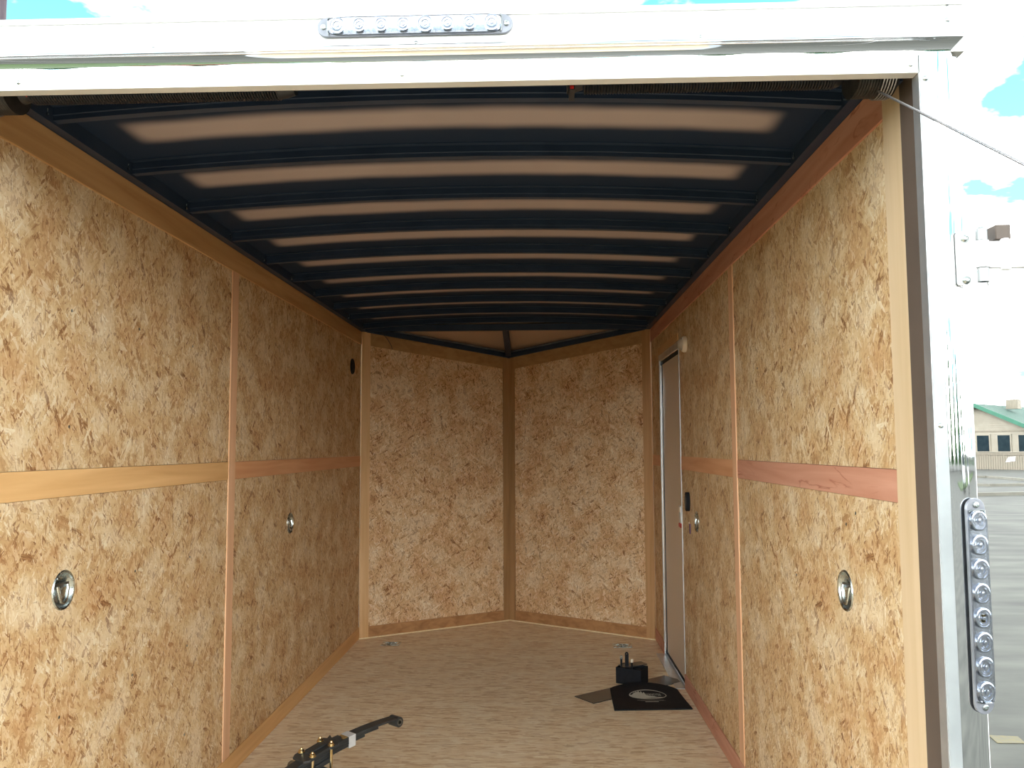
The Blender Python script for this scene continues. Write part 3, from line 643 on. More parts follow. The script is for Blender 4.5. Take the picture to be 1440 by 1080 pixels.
# ------------------------------------------------------------------ recessed tie-down rings
def round_ring(y, z, side, label):
    X = 0 if side < 0 else W
    r = empty('tie_down_ring', (X, y, z), label, 'tie-down ring', None, (0, 0, PI / 2 if side < 0 else -PI / 2))
    # local frame: x along the wall, -y into the room, z up
    M = Matrix.Rotation(PI / 2, 4, 'X')
    obj('pan', MB().lathe([(0.0, -0.0165), (0.030, -0.016), (0.040, -0.012), (0.0455, -0.003), (0.047, 0.0015), (0.0505, 0.0035), (0.0525, 0.002), (0.053, 0.0003), (0.0485, 0.0), (0.0465, -0.004), (0.041, -0.0138), (0.030, -0.0180), (0, -0.0182)], 40, M), zinc, r, local=True, smooth=True)
    obj('bracket', MB().box(-0.033, 0.033, 0.003, 0.0145, 0.006, 0.018), zinc_dark, r, local=True, bevel=0.001)
    pts = [(-0.024, 0.002, 0.012), (-0.023, 0.000, 0.0), (-0.017, -0.001, -0.018), (-0.010, -0.001, -0.030), (0, -0.001, -0.034), (0.010, -0.001, -0.030), (0.017, -0.001, -0.018), (0.023, 0.0, 0.0), (0.024, 0.002, 0.012)]
    obj('ring', MB().tube(pts, 0.0045, 8), zinc, r, local=True, smooth=True)
    obj('screw', MB().lathe([(0.0045, -0.016), (0.0045, -0.0135), (0, -0.012)], 8, Matrix.Translation((0, 0, 0.028)) @ M), zinc, r, local=True, smooth=True)
    return r
round_ring(*RL[0], -1, 'round zinc recessed tie-down ring on the left wall nearest the opening')
round_ring(*RL[1], -1, 'round zinc tie-down ring on the left wall between seam strip and nose corner')
round_ring(*RR[0], 1, 'round zinc recessed tie-down ring on the right wall nearest the opening')
round_ring(*RR[1], 1, 'round zinc tie-down ring on the right wall beside the purple tag')
def floor_ring(x, y, label):
    r = empty('floor_tie_down', (x, y, 0), label, 'tie-down ring')
    obj('plate', MB().holed(rect(-0.062, 0.062, -0.048, 0.048), [rect(-0.038, 0.038, -0.028, 0.028)], lambda a, b, d: (a, b, 0.0045 - d), 0.0042), zinc, r, local=True)
    obj('pan', MB().box(-0.038, 0.038, -0.028, 0.028, 0.0003, 0.0012), zinc_dark, r, local=True)
    obj('ring', MB().tube([(-0.026, 0.012, 0.005), (-0.024, -0.008, 0.006), (-0.012, -0.020, 0.007), (0.012, -0.020, 0.007), (0.024, -0.008, 0.006), (0.026, 0.012, 0.005)], 0.0042, 8), zinc, r, local=True, smooth=True)
    obj('bracket', MB().box(-0.032, 0.032, 0.008, 0.018, 0.001, 0.0115), zinc, r, local=True, bevel=0.001)
    for sx in (-1, 1):
        for sy in (-1, 1): obj('screw', MB().lathe([(0.004, 0.0045), (0.003, 0.006), (0, 0.006)], 8, Matrix.Translation((sx * 0.052, sy * 0.038, 0))), zinc, r, local=True)
floor_ring(0.254, 5.664, 'square zinc tie-down plate in the floor at the left nose corner')
floor_ring(1.806, 5.626, 'square zinc tie-down plate in the floor behind the black steel box')

# ------------------------------------------------------------------ small wall fittings
def disc_on_wall(name, X, y, z, sg, prof, m, label, cat, parts=()):
    r = empty(name, (X, y, z), label, cat, None, (0, sg * PI / 2, 0))
    obj('body', MB().lathe(prof, 28), m, r, local=True, smooth=True)
    for nm, pf, mm in parts: obj(nm, MB().lathe(pf, 24), mm, r, local=True, smooth=True)
    return r
disc_on_wall('round_vent', 0, 5.53, 1.872, 1, [(0.053, 0), (0.053, 0.006), (0.048, 0.010), (0.044, 0.010), (0.042, 0.006), (0, 0.006)], black_matt, 'round black vent high on the left wall by the nose corner', 'vent',
    [('louvre', [(0, 0.006), (0.030, 0.006), (0.028, 0.009), (0.015, 0.009), (0.013, 0.006), (0, 0.006)], black_matt)])
disc_on_wall('dome_light', W, 4.44, 1.868, -1, [(0.044, 0), (0.044, 0.012), (0.040, 0.020), (0.034, 0.022), (0, 0.022)], plastic_white, 'round cream dome light above the side door', 'light',
    [('lens_cover', [(0.034, 0.022), (0.030, 0.034), (0.018, 0.042), (0, 0.044)], plastic_grey)])
r = empty('oval_switch', (W, 4.44, 1.028), 'black oval switch on the right wall beside the side door', 'switch')
k = MB(); pts = [(0.036 * math.cos(t) * (abs(math.cos(t)) ** -0.3 if abs(math.cos(t)) > .05 else 1), 0.050 * math.sin(t)) for t in [2 * PI * i / 28 for i in range(28)]]
k.holed(pts, [], lambda a, b, d: (W - 0.018 + d, 4.44 + a, 1.028 + b), 0.018); obj('cup', k, black_matt, r, bevel=0.004)
k = MB().holed([(a * 0.6, b * 0.7) for a, b in pts], [], lambda a, b, d: (W - 0.021 + d, 4.44 + a, 1.028 + b), 0.003); obj('grip', k, axle_paint, r)
r = empty('hang_tag', (W, 4.42, 0.89), 'narrow purple tag pinned on the right wall below the black oval switch', 'tag')
obj('strip', MB().box(W - 0.004, W - 0.0005, 4.408, 4.432, 0.862, 0.914), purple_m, r)
obj('pin', MB().lathe([(0.006, 0), (0.005, 0.004), (0, 0.006)], 10, Matrix.Translation((W - 0.003, 4.425, 0.918)) @ Matrix.Rotation(-PI / 2, 4, 'Y')), plastic_white, r)

# ------------------------------------------------------------------ things on the floor
# long dark plate lying diagonally
pl = MB().prism([(1.443, 4.497, 0.0005), (1.536, 4.377, 0.0005), (2.046, 4.775, 0.0005), (2.040, 4.83, 0.0005), (1.975, 4.905, 0.0005)], (0, 0, 0.004))
tag(obj('metal_plate', pl, black_gloss), 'long dark glossy metal strip lying diagonally under the black box', 'metal plate')
# black steel box with three uprights
bxr = empty('coupler_box', (1.775, 4.755, 0.0045), 'black steel box with three upright pins on the floor by the side door', 'steel box', None, (0, 0, math.radians(-28)))
obj('box_shell', MB().holed(rect(-0.075, 0.075, -0.055, 0.055), [rect(-0.066, 0.066, -0.046, 0.046)], lambda a, b, d: (a, b, d), 0.088), black_matt, bxr, local=True, bevel=0.002)
obj('inner_plate', MB().box(-0.066, 0.066, -0.046, 0.046, 0.066, 0.072), black_gloss, bxr, local=True)
M = Matrix.Rotation(math.radians(-4), 4, 'Y') @ Matrix.Rotation(math.radians(48), 4, 'Z')
obj('lid_plate', MB().box(-0.055, 0.085, -0.035, 0.045, 0.0925, 0.0965, M), black_gloss, bxr, local=True)
def upright(x, y, z0, z1, r, nm, head=None, flat=False):
    if flat:
        pts = [(-r, z0), (r, z0), (r, z1 - r)] + [(r * math.cos(t), z1 - r + r * math.sin(t)) for t in [PI * i / 10 for i in range(1, 10)]] + [(-r, z1 - r)]
        hole = [(0.0032 * math.cos(t), z1 - r + 0.0032 * math.sin(t)) for t in [2 * PI * i / 12 for i in range(12)]]
        R_ = Matrix.Rotation(math.radians(28), 4, 'Z')
        k = MB().holed(pts, [hole], lambda a, b, d: tuple(Vector((x, y, 0)) + R_ @ Vector((a, d - 0.006, b))), 0.012)
        obj(nm, k, black_matt, bxr, local=True, bevel=0.0008)
    else:
        obj(nm, MB().tube([(x, y, z0), (x, y, z1)], r, 10), black_matt, bxr, local=True, smooth=True)
        if head: obj(nm + '_cap', MB().lathe([(0, z1 - 0.004), (r * 1.5, z1 - 0.004), (r * 1.6, z1 + 0.008), (r * 1.2, z1 + 0.014), (0, z1 + 0.015)], 12, Matrix.Translation((x, y, 0))), head, bxr, local=True, smooth=True)
upright(-0.048, -0.036, 0.073, 0.136, 0.0058, 'pin', frost)
upright(-0.016, -0.034, 0.073, 0.172, 0.0098, 'flat_bar', flat=True)
upright(0.014, -0.034, 0.073, 0.124, 0.0055, 'pin', plastic_white)
# black rubber mat with printed emblem
def mat_z(s, t):                                  # s across, t front to back
    return 0.001 + 0.030 * max(0.0, t - 0.35) ** 1.6 * (0.3 + math.sin(PI * min(1, max(0, s))) ** 0.7) * 1.6
def mat_p(s, t, up=0.0):
    A = Vector((1.632, 4.264, 0)); B = Vector((2.027, 4.293, 0)); C = Vector((2.000, 4.600, 0)); D = Vector((1.640, 4.612, 0))
    p = A.lerp(B, s).lerp(D.lerp(C, s), t)
    p.y += 0.035 * math.sin(PI * s) * t
    p.z = mat_z(s, t) + up
    return p
fm = empty('rubber_mat', (1.83, 4.45, 0), 'black rubber mud flap with grey oval pine tree emblem lying on the floor', 'mud flap')
k = MB(); n = 16; vs = []; fs = []
for u_ in (0, 0.006):
    for j in range(n + 1):
        for i in range(n + 1): vs.append(mat_p(i / n, j / n, u_ + (0.0045 if False else 0)))
m_ = (n + 1) ** 2
for j in range(n):
    for i in range(n):
        q = j * (n + 1) + i; fs += [(q, q + n + 1, q + n + 2, q + 1), (m_ + q, m_ + q + 1, m_ + q + n + 2, m_ + q + n + 1)]
for i in range(n):
    for a, b in ((i, i + 1), (n * (n + 1) + i, n * (n + 1) + i + 1), (i * (n + 1), (i + 1) * (n + 1)), (i * (n + 1) + n, (i + 1) * (n + 1) + n)): fs.append((a, b, b + m_, a + m_))
obj('flap', k.add(vs, fs), black_matt, fm, smooth=True)
# emblem: coordinates (s, t) on the flap
ecx, ecy, ea, eb = 0.51, 0.60, 0.262, 0.165
def onmat(pts, up=0.0068):
    return [mat_p(s, t, up) for s, t in pts]
k = MB(); n = 48
o_ = [(ecx + ea * math.cos(2 * PI * i / n), ecy + eb * math.sin(2 * PI * i / n)) for i in range(n)]
i_ = [(ecx + (ea - 0.012) * math.cos(2 * PI * i / n), ecy + (eb - 0.022) * math.sin(2 * PI * i / n)) for i in range(n)]
k.add(onmat(o_ + i_), [(i, (i + 1) % n, (i + 1) % n + n, i + n) for i in range(n)]); obj('emblem_ring', k, logo_m, fm)
def yb_(s): return ecy - eb * math.sqrt(max(0, 1 - ((s - ecx) / ea) ** 2))
tops = [(-0.97, -0.05), (-0.90, 0.10), (-0.84, -0.02), (-0.80, 0.22), (-0.74, 0.30), (-0.70, 0.52), (-0.64, 0.42), (-0.60, 0.72), (-0.52, 0.50), (-0.45, 0.80), (-0.38, 0.34), (-0.32, 0.74), (-0.24, 0.20), (-0.18, 0.55), (-0.06, -0.18), (0.10, -0.28), (0.28, -0.32), (0.45, -0.50), (0.75, -0.52), (0.84, -0.48)]
k = MB(); vs = []; fs = []; NS = 60
def top_at(q):
    for (a, b), (c, d) in zip(tops, tops[1:]):
        if a <= q <= c: return b + (d - b) * (q - a) / (c - a)
    return -0.5
for i in range(NS + 1):
    q = -0.97 + 1.80 * i / NS; s = ecx + ea * q; lo = -math.sqrt(1 - q * q); lo = max(lo, -0.78 + 0.1 * math.sin(3 * q)); hi = max(top_at(q), lo + 0.02)
    for j in range(5): vs.append(mat_p(s, ecy + eb * (lo + (hi - lo) * j / 4), 0.0068))
for i in range(NS):
    for j in range(4): a = i * 5 + j; fs.append((a, a + 1, a + 6, a + 5))
obj('emblem_pines', k.add(vs, fs), logo_m, fm)
for s0, s1, t0, t1 in ((0.34, 0.70, 0.395, 0.402), (0.38, 0.72, 0.375, 0.380), (0.44, 0.62, 0.31, 0.34)):
    k = MB(); vs = []; 
    for i in range(9):
        s = s0 + (s1 - s0) * i / 8; vs += [mat_p(s, t0, 0.0068), mat_p(s, t1, 0.0068)]
    obj('emblem_line', k.add(vs, [(2 * i, 2 * i + 1, 2 * i + 3, 2 * i + 2) for i in range(8)]), logo_m, fm)
cu = bpy.data.curves.new('lettering', 'FONT'); cu.body = 'VANOTEE'; cu.size = 1; cu.resolution_u = 3
to = bpy.data.objects.new('lettering', cu); COL.objects.link(to); bpy.context.view_layer.update()
me0 = bpy.data.meshes.new_from_object(to); bpy.data.objects.remove(to)
xs = [v.co.x for v in me0.vertices]; wmax = max(xs)
k = MB(); k.add([mat_p(ecx - 0.020 + 0.205 * v.co.x / wmax, ecy - 0.035 + 0.105 * v.co.y, 0.0068) for v in me0.vertices], [tuple(p.vertices) for p in me0.polygons])
obj('emblem_lettering', k, logo_m, fm)

# axle beam with leaf spring in the near left corner
PC = Vector((0.467, 3.004, 0.246)); sd = Vector((0.233, 0.286, 0)).normalized(); ad = Vector((sd.y, -sd.x, 0))
ax = empty('axle_assembly', (PC.x, PC.y, 0), 'black axle beam with clamped leaf spring at the lower left on the floor', 'axle')
def P3(s, a, z): return PC + sd * s + ad * a + Vector((0, 0, z + 0.21 * s))
def leaf(s0, s1, z0, th, wd, lift=0.0, sag=0.30):
    k = MB(); vs = []; fs = []; n = 20; hw = wd / 2
    for i in range(n + 1):
        s = s0 + (s1 - s0) * i / n; z = z0 - sag * s * s
        for a, dz in ((-hw, 0), (hw, 0), (hw, th), (-hw, th)): vs.append(P3(s, a, z + dz))
    for i in range(n):
        for j in range(4): fs.append((i * 4 + j, i * 4 + (j + 1) % 4, (i + 1) * 4 + (j + 1) % 4, (i + 1) * 4 + j))
    return k.add(vs, fs + [(0, 1, 2, 3), tuple(n * 4 + j for j in (3, 2, 1, 0))])
SAG = 0.34
for s0, s1, z0 in ((-0.36, 0.355, -0.010), (-0.25, 0.265, -0.0185), (-0.19, 0.200, -0.027), (-0.12, 0.125, -0.0355)):
    obj('leaf', leaf(s0, s1, z0, 0.008, 0.045, sag=SAG), axle_paint, ax, bevel=0.001)
for s in (-0.372, 0.368):
    zz = -0.006 - SAG * s * s - 0.012
    c = P3(s, 0, zz)
    n = 18; k = MB(); pts = [c + (sd * math.cos(2 * PI * i / n) + Vector((0, 0, 1)) * math.sin(2 * PI * i / n)) * 0.0195 for i in range(n)]
    ip = [c + (sd * math.cos(2 * PI * i / n) + Vector((0, 0, 1)) * math.sin(2 * PI * i / n)) * 0.0085 for i in range(n)]
    vs = [p + ad * q for q in (-0.0235, 0.0235) for p in pts + ip]; fs = []
    for i in range(n):
        j = (i + 1) % n
        fs += [(i, j, j + 2 * n, i + 2 * n), (i + n, i + 3 * n, j + 3 * n, j + n), (i, i + n, j + n, j), (i + 2 * n, j + 2 * n, j + 3 * n, i + 3 * n)]
    obj('spring_eye', k.add(vs, fs), axle_paint, ax, smooth=True)
    k = MB(); q2 = [c + (sd * math.cos(2 * PI * i / n) + Vector((0, 0, 1)) * math.sin(2 * PI * i / n)) * 0.0115 for i in range(n)]
    q3 = [c + (sd * math.cos(2 * PI * i / n) + Vector((0, 0, 1)) * math.sin(2 * PI * i / n)) * 0.0075 for i in range(n)]
    vs = [p + ad * q for q in (-0.0255, 0.0255) for p in q2 + q3]
    obj('bushing', k.add(vs, fs), zinc_dark, ax, smooth=True)
k = MB(); s0, s1 = 0.126, 0.156
vs = []
for s in (s0, s1):
    for a, dz in ((-0.025, -0.041), (0.025, -0.041), (0.025, 0.0), (-0.025, 0.0)): vs.append(P3(s, a, dz - SAG * s * s))
obj('retaining_band', k.add(vs, [(0, 1, 2, 3), (7, 6, 5, 4), (0, 4, 5, 1), (1, 5, 6, 2), (2, 6, 7, 3), (3, 7, 4, 0)]), band_m, ax, bevel=0.001)
k = MB(); vs = []
for s in (0.104, 0.125):
    for a, dz in ((-0.019, -0.0015), (0.019, -0.0015), (0.019, -0.0005), (-0.019, -0.0005)): vs.append(P3(s, a, dz - SAG * s * s))
obj('worn_paint_patch', k.add(vs, [(0, 1, 2, 3), (7, 6, 5, 4), (0, 4, 5, 1), (1, 5, 6, 2), (2, 6, 7, 3), (3, 7, 4, 0)]), sticker_brown, ax)
def obox(s0, s1, a0, a1, z0, z1):
    vs = [P3(s, a, z) for s in (s0, s1) for a in (a0, a1) for z in (z0, z1)]
    return MB().add(vs, [(0, 1, 3, 2), (4, 6, 7, 5), (0, 4, 5, 1), (2, 3, 7, 6), (0, 2, 6, 4), (1, 5, 7, 3)])
tp = [(-0.075, -0.034), (-0.06, -0.046), (-0.035, -0.046), (-0.028, -0.036), (0.028, -0.036), (0.035, -0.046), (0.062, -0.046), (0.068, -0.030), (0.088, -0.040), (0.078, -0.016), (0.100, -0.010), (0.100, 0.012), (0.078, 0.030), (0.06, 0.046), (0.035, 0.046), (0.028, 0.036), (-0.028, 0.036), (-0.035, 0.046), (-0.06, 0.046), (-0.075, 0.030)]
obj('tie_plate', MB().holed(tp, [], lambda a, b, d: tuple(P3(a, b, d - 0.002)), 0.008), axle_paint, ax, bevel=0.001)
obj('plate_rib', obox(-0.04, 0.04, -0.012, 0.012, 0.006, 0.013), axle_paint, ax, bevel=0.003)
for s in (-0.040, 0.040):
    for a in (-0.033, 0.033):
        c = P3(s, a, 0)
        obj('nut', MB().lathe([(0.0125, 0.006), (0.0125, 0.009), (0.0098, 0.0095), (0.0098, 0.015), (0.007, 0.0165), (0.0055, 0.017), (0.0055, 0.021), (0.004, 0.023), (0, 0.023)], 6 if False else 12, Matrix.Translation(c)), gold_zinc, ax, smooth=True)
    # the bolts straddle the tube, so turn them across it
    path = [P3(-0.040 * math.cos(t), (1 if s > 0 else -1) * 0.033, -0.078 - 0.046 * math.sin(t)) for t in [PI * i / 10 for i in range(11)]]
    path = [P3(-0.040, (1 if s > 0 else -1) * 0.033, 0.012)] + path + [P3(0.040, (1 if s > 0 else -1) * 0.033, 0.012)]
    obj('u_bolt', MB().tube(path, 0.0055, 8), gold_zinc, ax, smooth=True)
obj('spring_seat', obox(-0.05, 0.05, -0.03, 0.03, -0.052, -0.036), axle_paint, ax, bevel=0.002)
TZ = -0.086
obj('beam', MB().tube([P3(0, -0.10, TZ), P3(0, 0.1, TZ), P3(0, 0.5, TZ - 0.004), P3(0, 0.80, TZ - 0.006)], 0.037, 24), axle_paint, ax, smooth=True)
obj('spindle', MB().tube([P3(0, -0.10, TZ), P3(0, -0.155, TZ)], [0.022, 0.016], 16), zinc_dark, ax, smooth=True)
hub = P3(0, 0.86, 0); hub.z = 0.0; HZ = PC.z + TZ - 0.006
Mh = Matrix.Translation((hub.x, hub.y, HZ)) @ Vector((0, 0, 1)).rotation_difference(ad).to_matrix().to_4x4()
obj('brake_drum', MB().lathe([(0.0, -0.06), (0.05, -0.06), (0.06, -0.035), (HZ, -0.035), (HZ, 0.02), (HZ - 0.01, 0.03), (0.05, 0.035), (0.045, 0.07), (0.02, 0.075), (0, 0.075)], 36, Mh), axle_paint, ax, smooth=True)

# ------------------------------------------------------------------ outside: building to the right
siding = noise_mat('beige_siding', rgb(150, 141, 126), rgb(158, 149, 134), (1, 1, 1), 2, 0.6)
deckm = noise_mat('weathered_boards', rgb(132, 122, 108), rgb(146, 136, 121), (8, 8, 0.5), 3, 0.7)
green_trim = noise_mat('green_fascia', rgb(34, 100, 76), rgb(40, 108, 84), ns=2, rough=0.4)
green_roof = noise_mat('green_grey_shingle', rgb(72, 98, 88), rgb(82, 108, 98), (1, 1, 4), 3, 0.8)
dark_glass = noise_mat('dark_window_glass', (0.012, 0.02, 0.025, 1), (0.02, 0.03, 0.035, 1), ns=2, rough=0.1)
dark_glass.node_tree.nodes['Principled BSDF'].inputs['Specular IOR Level'].default_value = 0.1
P0 = Vector((36, 65, 0)); ev = Vector((0.66, -0.75, 0)).normalized(); dv = Vector((0.75, 0.66, 0)).normalized()
bl = empty('building', (P0.x, P0.y, GZ), 'beige sided single storey building with green gable trim across the lot', 'building')
def G(s, d, z): return P0 + ev * s + dv * d + Vector((0, 0, z))
def gbox(s0, s1, d0, d1, z0, z1):
    vs = [G(s, d, z) for s in (s0, s1) for d in (d0, d1) for z in (z0, z1)]
    return MB().add(vs, [(0, 1, 3, 2), (4, 6, 7, 5), (0, 4, 5, 1), (2, 3, 7, 6), (0, 2, 6, 4), (1, 5, 7, 3)])
APX, SL, HWD = -0.9, 0.49, 4.3
APZ = 4.47
def rz(s): return APZ - SL * abs(s - APX)
obj('gable_wall', MB().prism([G(APX - HWD, 0, GZ), G(APX + HWD, 0, GZ), G(APX + HWD, 0, rz(APX + HWD) - .1), G(APX, 0, APZ - .1), G(APX - HWD, 0, rz(APX - HWD) - .1)], tuple(dv * 24)), siding, bl)
z = 0.85; i = 0
lapm = MB()
while z < 4.3:
    hs = min(HWD, (APZ - 0.12 - z) / SL)
    if hs > 0.2:
        a, b = APX - hs, APX + hs
        vs = [G(a, -0.005, z + 0.16), G(b, -0.005, z + 0.16), G(b, -0.045, z), G(a, -0.045, z), G(a, 0, z), G(b, 0, z)]
        if z < 2.15: pass
        obj('siding_board', MB().add(vs, [(0, 1, 2, 3), (3, 2, 5, 4), (0, 3, 4), (1, 5, 2), (0, 4, 5, 1)]), siding, bl)
    z += 0.165
for sgn in (-1, 1):
    e0, e1 = APX, APX + sgn * (HWD + 0.5)
    k = MB(); vs = [G(s, d, zz + o) for s, zz in ((e0, APZ), (e1, rz(e1))) for d in (-0.55, 24.5) for o in (0.0, 0.10)]
    obj('roof_slope', k.add(vs, [(0, 1, 3, 2), (4, 6, 7, 5), (0, 4, 5, 1), (2, 3, 7, 6), (0, 2, 6, 4), (1, 5, 7, 3)]), green_roof, bl)
    k = MB(); vs = [G(s, d, zz + o) for s, zz in ((e0, APZ), (e1, rz(e1))) for d in (-0.62, -0.56) for o in (-0.20, 0.12)]
    obj('fascia', k.add(vs, [(0, 1, 3, 2), (4, 6, 7, 5), (0, 4, 5, 1), (2, 3, 7, 6), (0, 2, 6, 4), (1, 5, 7, 3)]), green_trim, bl)
obj('rooftop_unit', gbox(0.0, 0.85, 3.2, 4.0, 4.2, 4.95), deckm, bl)
for s0, s1 in ((-2.6, -1.75), (-0.98, -0.13), (0.50, 1.34), (1.95, 2.8)):
    f = obj('window_casing', gbox(s0 - 0.10, s1 + 0.10, -0.10, 0.02, 0.78, 2.16), siding, bl)
    obj('pane', gbox(s0, s1, -0.13, -0.101, 0.86, 2.08), dark_glass, f)
obj('trim_board', gbox(APX - 3.6, APX + 3.6, -0.08, 0, 2.36, 2.44), deckm, bl)
# porch rail of upright boards in front of the wall
fe = empty('board_fence', tuple(G(0, -1.0, GZ)), 'low weathered upright board fence in front of the beige building', 'fence')
obj('top_rail', gbox(-4, 6, -1.08, -0.94, 0.60, 0.78), deckm, fe)
obj('cap_board', gbox(-4, 6, -1.16, -0.90, 0.78, 0.84), siding, fe)
f0 = None
for i in range(60):
    s = -4 + i * 0.165
    if f0 is None: f0 = obj('board', gbox(s, s + 0.145, -1.0, -0.97, GZ, 0.62), deckm, fe)
    else:
        c = f0.copy(); c.location = f0.location + ev * (0.165 * i); COL.objects.link(c); c.parent = fe
obj('poster', MB().prism([G(1.3, -1.02, 0.05), G(1.95, -1.02, 0.15), G(2.0, -1.02, 0.5), G(1.5, -1.02, 0.42)], tuple(dv * 0.01)), white_paint, fe)
kerbm = noise_mat('pale_concrete', rgb(116, 112, 102), rgb(126, 122, 112), ns=3, rough=0.8)
def kerb(pts, wd, label):
    k = MB(); vs = []; n = len(pts)
    for i, (x, y) in enumerate(pts):
        a = Vector(pts[max(0, i - 1)]); b = Vector(pts[min(n - 1, i + 1)]); d = (b - a).normalized(); nx, ny = -d.y * wd / 2, d.x * wd / 2
        vs += [(x - nx, y - ny, GZ), (x + nx, y + ny, GZ), (x + nx, y + ny, GZ + 0.12), (x - nx, y - ny, GZ + 0.12)]
    fs = [(0, 1, 2, 3), tuple((n - 1) * 4 + j for j in (3, 2, 1, 0))]
    for i in range(n - 1):
        for j in range(4): fs.append((i * 4 + j, i * 4 + (j + 1) % 4, i * 4 + 4 + (j + 1) % 4, i * 4 + 4 + j))
    tag(obj('parking_kerb', k.add(vs, fs), kerbm), label, 'kerb')
kerb([(24.5, 48), (26.4, 47.5), (26.0, 42), (26.5, 40), (30, 38)], 0.3, 'pale curved kerb nearest the fence across the parking lot')
kerb([(20.0, 40), (21.2, 37.6), (24.2, 38.4), (27, 37)], 0.3, 'pale kerb in the middle of the parking lot')
kerb([(14, 29.8), (17.6, 30.7), (19.5, 31.2), (26, 33)], 0.22, 'long low pale kerb nearest the trailer on the right')
tag(obj('painted_mark', MB().prism([(4.05, 5.30, GZ + 0.002), (4.22, 5.30, GZ + 0.002), (4.24, 5.42, GZ + 0.002), (4.07, 5.44, GZ + 0.002)], (0, 0, 0.002)), noise_mat('worn_yellow_paint', rgb(120, 110, 74), rgb(108, 104, 88), ns=30, rough=0.8)), 'small worn yellow paint mark on the asphalt beside the trailer', 'paint mark')

# utility pole beyond the trailer, upper left
up = empty('utility_pole', (-15.95, 25, GZ), 'dark utility pole rising beyond the trailer at the upper left', 'pole')
polem = noise_mat('dark_pole_wood', (0.05, 0.035, 0.05, 1), (0.08, 0.06, 0.07, 1), (1, 1, 0.1), 8, 0.8)
obj('shaft', MB().tube([(-15.95, 25, GZ), (-15.95, 25, 18)], [0.19, 0.13], 12), polem, up, smooth=True)
obj('cross_arm', MB().box(-16.9, -15.0, 24.94, 25.06, 17.2, 17.35), polem, up)

# ------------------------------------------------------------------ behind the viewer: seen mirrored in the polished metal
needle = noise_mat('spruce_green', rgb(50, 82, 52), rgb(84, 118, 74), ns=3, rough=0.8)
bark = noise_mat('bark', rgb(80, 62, 48), rgb(98, 78, 60), ns=6, rough=0.9)
def spruce(x, y, h, r, label):
    t = empty('spruce_tree', (x, y, GZ), label, 'tree', 'spruces around the lot')
    obj('trunk', MB().tube([(0, 0, 0), (0, 0, h * 0.96)], [0.16, 0.03], 8), bark, t, local=True, smooth=True)
    k = MB(); vs = []; fs = []
    for i in range(2000):
        q = random.random() ** 0.75; z = h * (1 - q) * 0.92 + 0.5; rr = r * q * (0.45 + 0.55 * random.random()) * (0.85 + 0.3 * math.sin(z * 5)); a = random.random() * 2 * PI
        c = Vector((rr * math.cos(a), rr * math.sin(a), z)); d = Vector((math.cos(a), math.sin(a), -0.35 + 0.3 * random.random())).normalized()
        s = Vector((-math.sin(a), math.cos(a), 0)); l = 0.6 + 0.5 * random.random(); w_ = 0.30
        o = len(vs); vs += [c - d * l * 0.3 - s * w_, c - d * l * 0.3 + s * w_, c + d * l, c + Vector((0, 0, 0.16))]
        fs += [(o, o + 2, o + 3), (o + 3, o + 2, o + 1), (o, o + 1, o + 2)]
    obj('needles', k.add(vs, fs), needle, t, local=True)
    return t
def copy_tree(o, loc, rz, label):
    c = o.copy(); COL.objects.link(c); c.location = loc; c.rotation_euler = (0, 0, rz); c['label'] = label
    for ch in list(o.children): d = ch.copy(); COL.objects.link(d); d.parent = c
    return c
ORD = ['first', 'second', 'third', 'fourth', 'fifth', 'sixth', 'seventh', 'eighth', 'ninth', 'tenth', 'eleventh', 'twelfth', 'thirteenth', 'fourteenth', 'fifteenth', 'sixteenth']
proto = []
for i in range(16):
    az = math.radians(12 + i * 6.6); d = 66; loc = (1.3 + d * math.sin(az), -d * math.cos(az), GZ)
    lb = ORD[i] + ' green spruce of the mirrored row counted from the sales office'
    if i < 3: proto.append(spruce(loc[0], loc[1], (10.0, 12.0, 9.0)[i], (2.9, 3.0, 2.8)[i], lb))
    else: copy_tree(proto[i % 3], loc, i * 1.3, lb)
for q, (x, y) in enumerate([(-36, -64), (-46, -60), (-26, -68)]):
    copy_tree(proto[q], (x, y, GZ), q, ('middle', 'leftmost', 'rightmost')[q] + ' of the three spruces on the grass behind the red car')
grass = noise_mat('mown_grass', rgb(66, 86, 46), rgb(84, 104, 60), ns=6, rough=0.9)
struct('grass_verge', MB().prism([(20, -30, GZ + 0.001), (34, -26, GZ + 0.001), (46, -14, GZ + 0.001), (60, 6, GZ + 0.001), (66, 4, GZ + 0.001), (54, -20, GZ + 0.001), (38, -34, GZ + 0.001), (20, -38, GZ + 0.001)], (0, 0, 0.06)), grass)
struct('grass_verge_far', MB().prism([(-60, 4, GZ + 0.001), (-2.4, 4, GZ + 0.001), (-2.8, -14, GZ + 0.001), (-9, -60, GZ + 0.001), (-60, -60, GZ + 0.001)], (0, 0, 0.06)), grass)
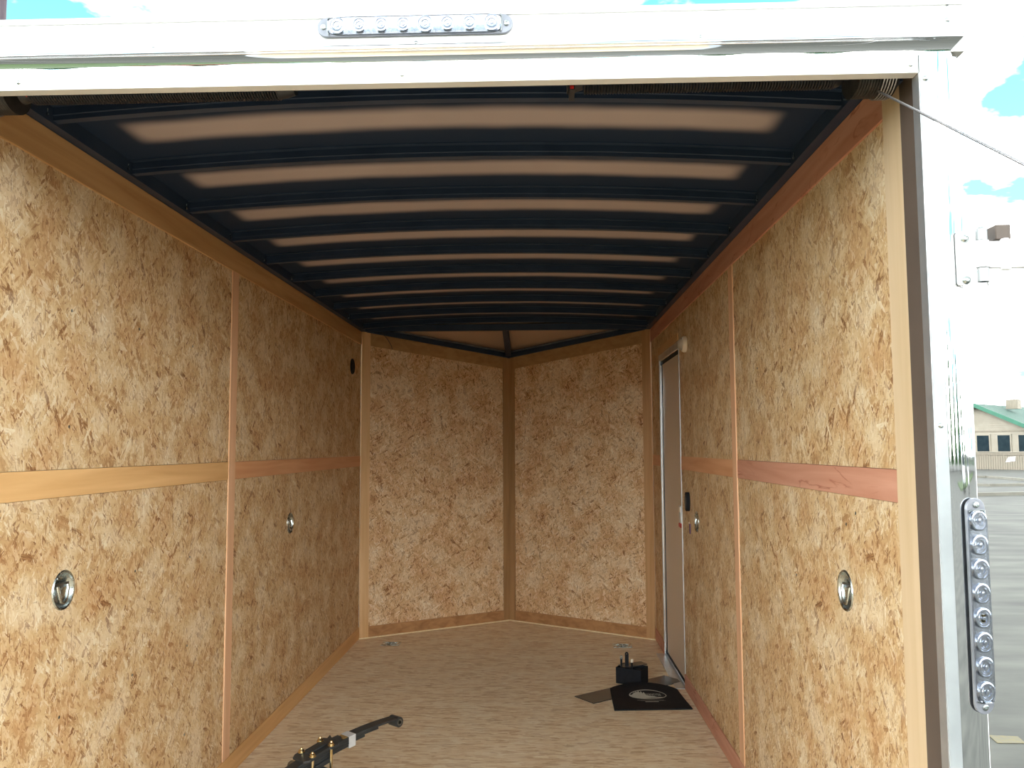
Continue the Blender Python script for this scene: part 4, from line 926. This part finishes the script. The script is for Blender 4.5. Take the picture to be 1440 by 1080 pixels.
sh = empty('sales_office', (-2, -62, GZ), 'beige flat fronted building standing behind the viewer', 'building')
obj('wall', MB().box(-14, 8, -72, -62, GZ, 3.2), siding, sh)
obj('roof', MB().prism([(-14.5, -72.5, 3.2), (-14.5, -67, 5.2), (-14.5, -61.5, 3.2)], (23, 0, 0)), green_roof, sh)
for x in (-12, -8, -4, 0, 4): obj('window_pane', MB().box(x, x + 1.3, -62.02, -61.98, 0.6, 2.0), dark_glass, sh)
def car(x, y, rz, col, label):
    c = empty('parked_car', (x, y, GZ), label, 'car', None, (0, 0, rz))
    m = noise_mat('car_paint', col, col, ns=2, rough=0.2)
    body = [(-2.2, 0.35), (-2.2, 0.85), (-1.95, 1.0), (-1.2, 1.05), (1.3, 1.0), (2.1, 0.85), (2.25, 0.6), (2.2, 0.35)]
    cab = [(-1.75, 1.0), (-1.35, 1.5), (0.2, 1.55), (1.0, 1.02)]
    obj('body', MB().prism([(a, -0.88, b) for a, b in body], (0, 1.76, 0)), m, c, local=True, bevel=0.08)
    obj('cabin', MB().prism([(a, -0.75, b) for a, b in cab], (0, 1.5, 0)), dark_glass, c, local=True, bevel=0.05)
    obj('roof_panel', MB().prism([(-1.32, -0.68, 1.52), (-1.3, -0.68, 1.58), (0.15, -0.68, 1.60), (0.2, -0.68, 1.56)], (0, 1.36, 0)), m, c, local=True, bevel=0.01)
    for a in (-1.35, 1.4):
        for b in (-0.86, 0.86):
            obj('wheel', MB().lathe([(0, -0.1), (0.2, -0.1), (0.32, -0.09), (0.33, 0), (0.32, 0.09), (0.2, 0.1), (0, 0.1)], 20, Matrix.Translation((a, b, 0.33)) @ Matrix.Rotation(PI / 2, 4, 'X')), black_matt, c, local=True, smooth=True)
car(24, -27, 0.5, (0.75, 0.77, 0.8, 1), 'silver parked car mirrored in the polished rear corner')
car(31, -17, 0.7, (0.85, 0.86, 0.88, 1), 'white parked car under the spruces mirrored in the polished corner')
car(-10, -26, 0.1, (0.45, 0.04, 0.03, 1), 'red parked car mirrored faintly in the drip edge')
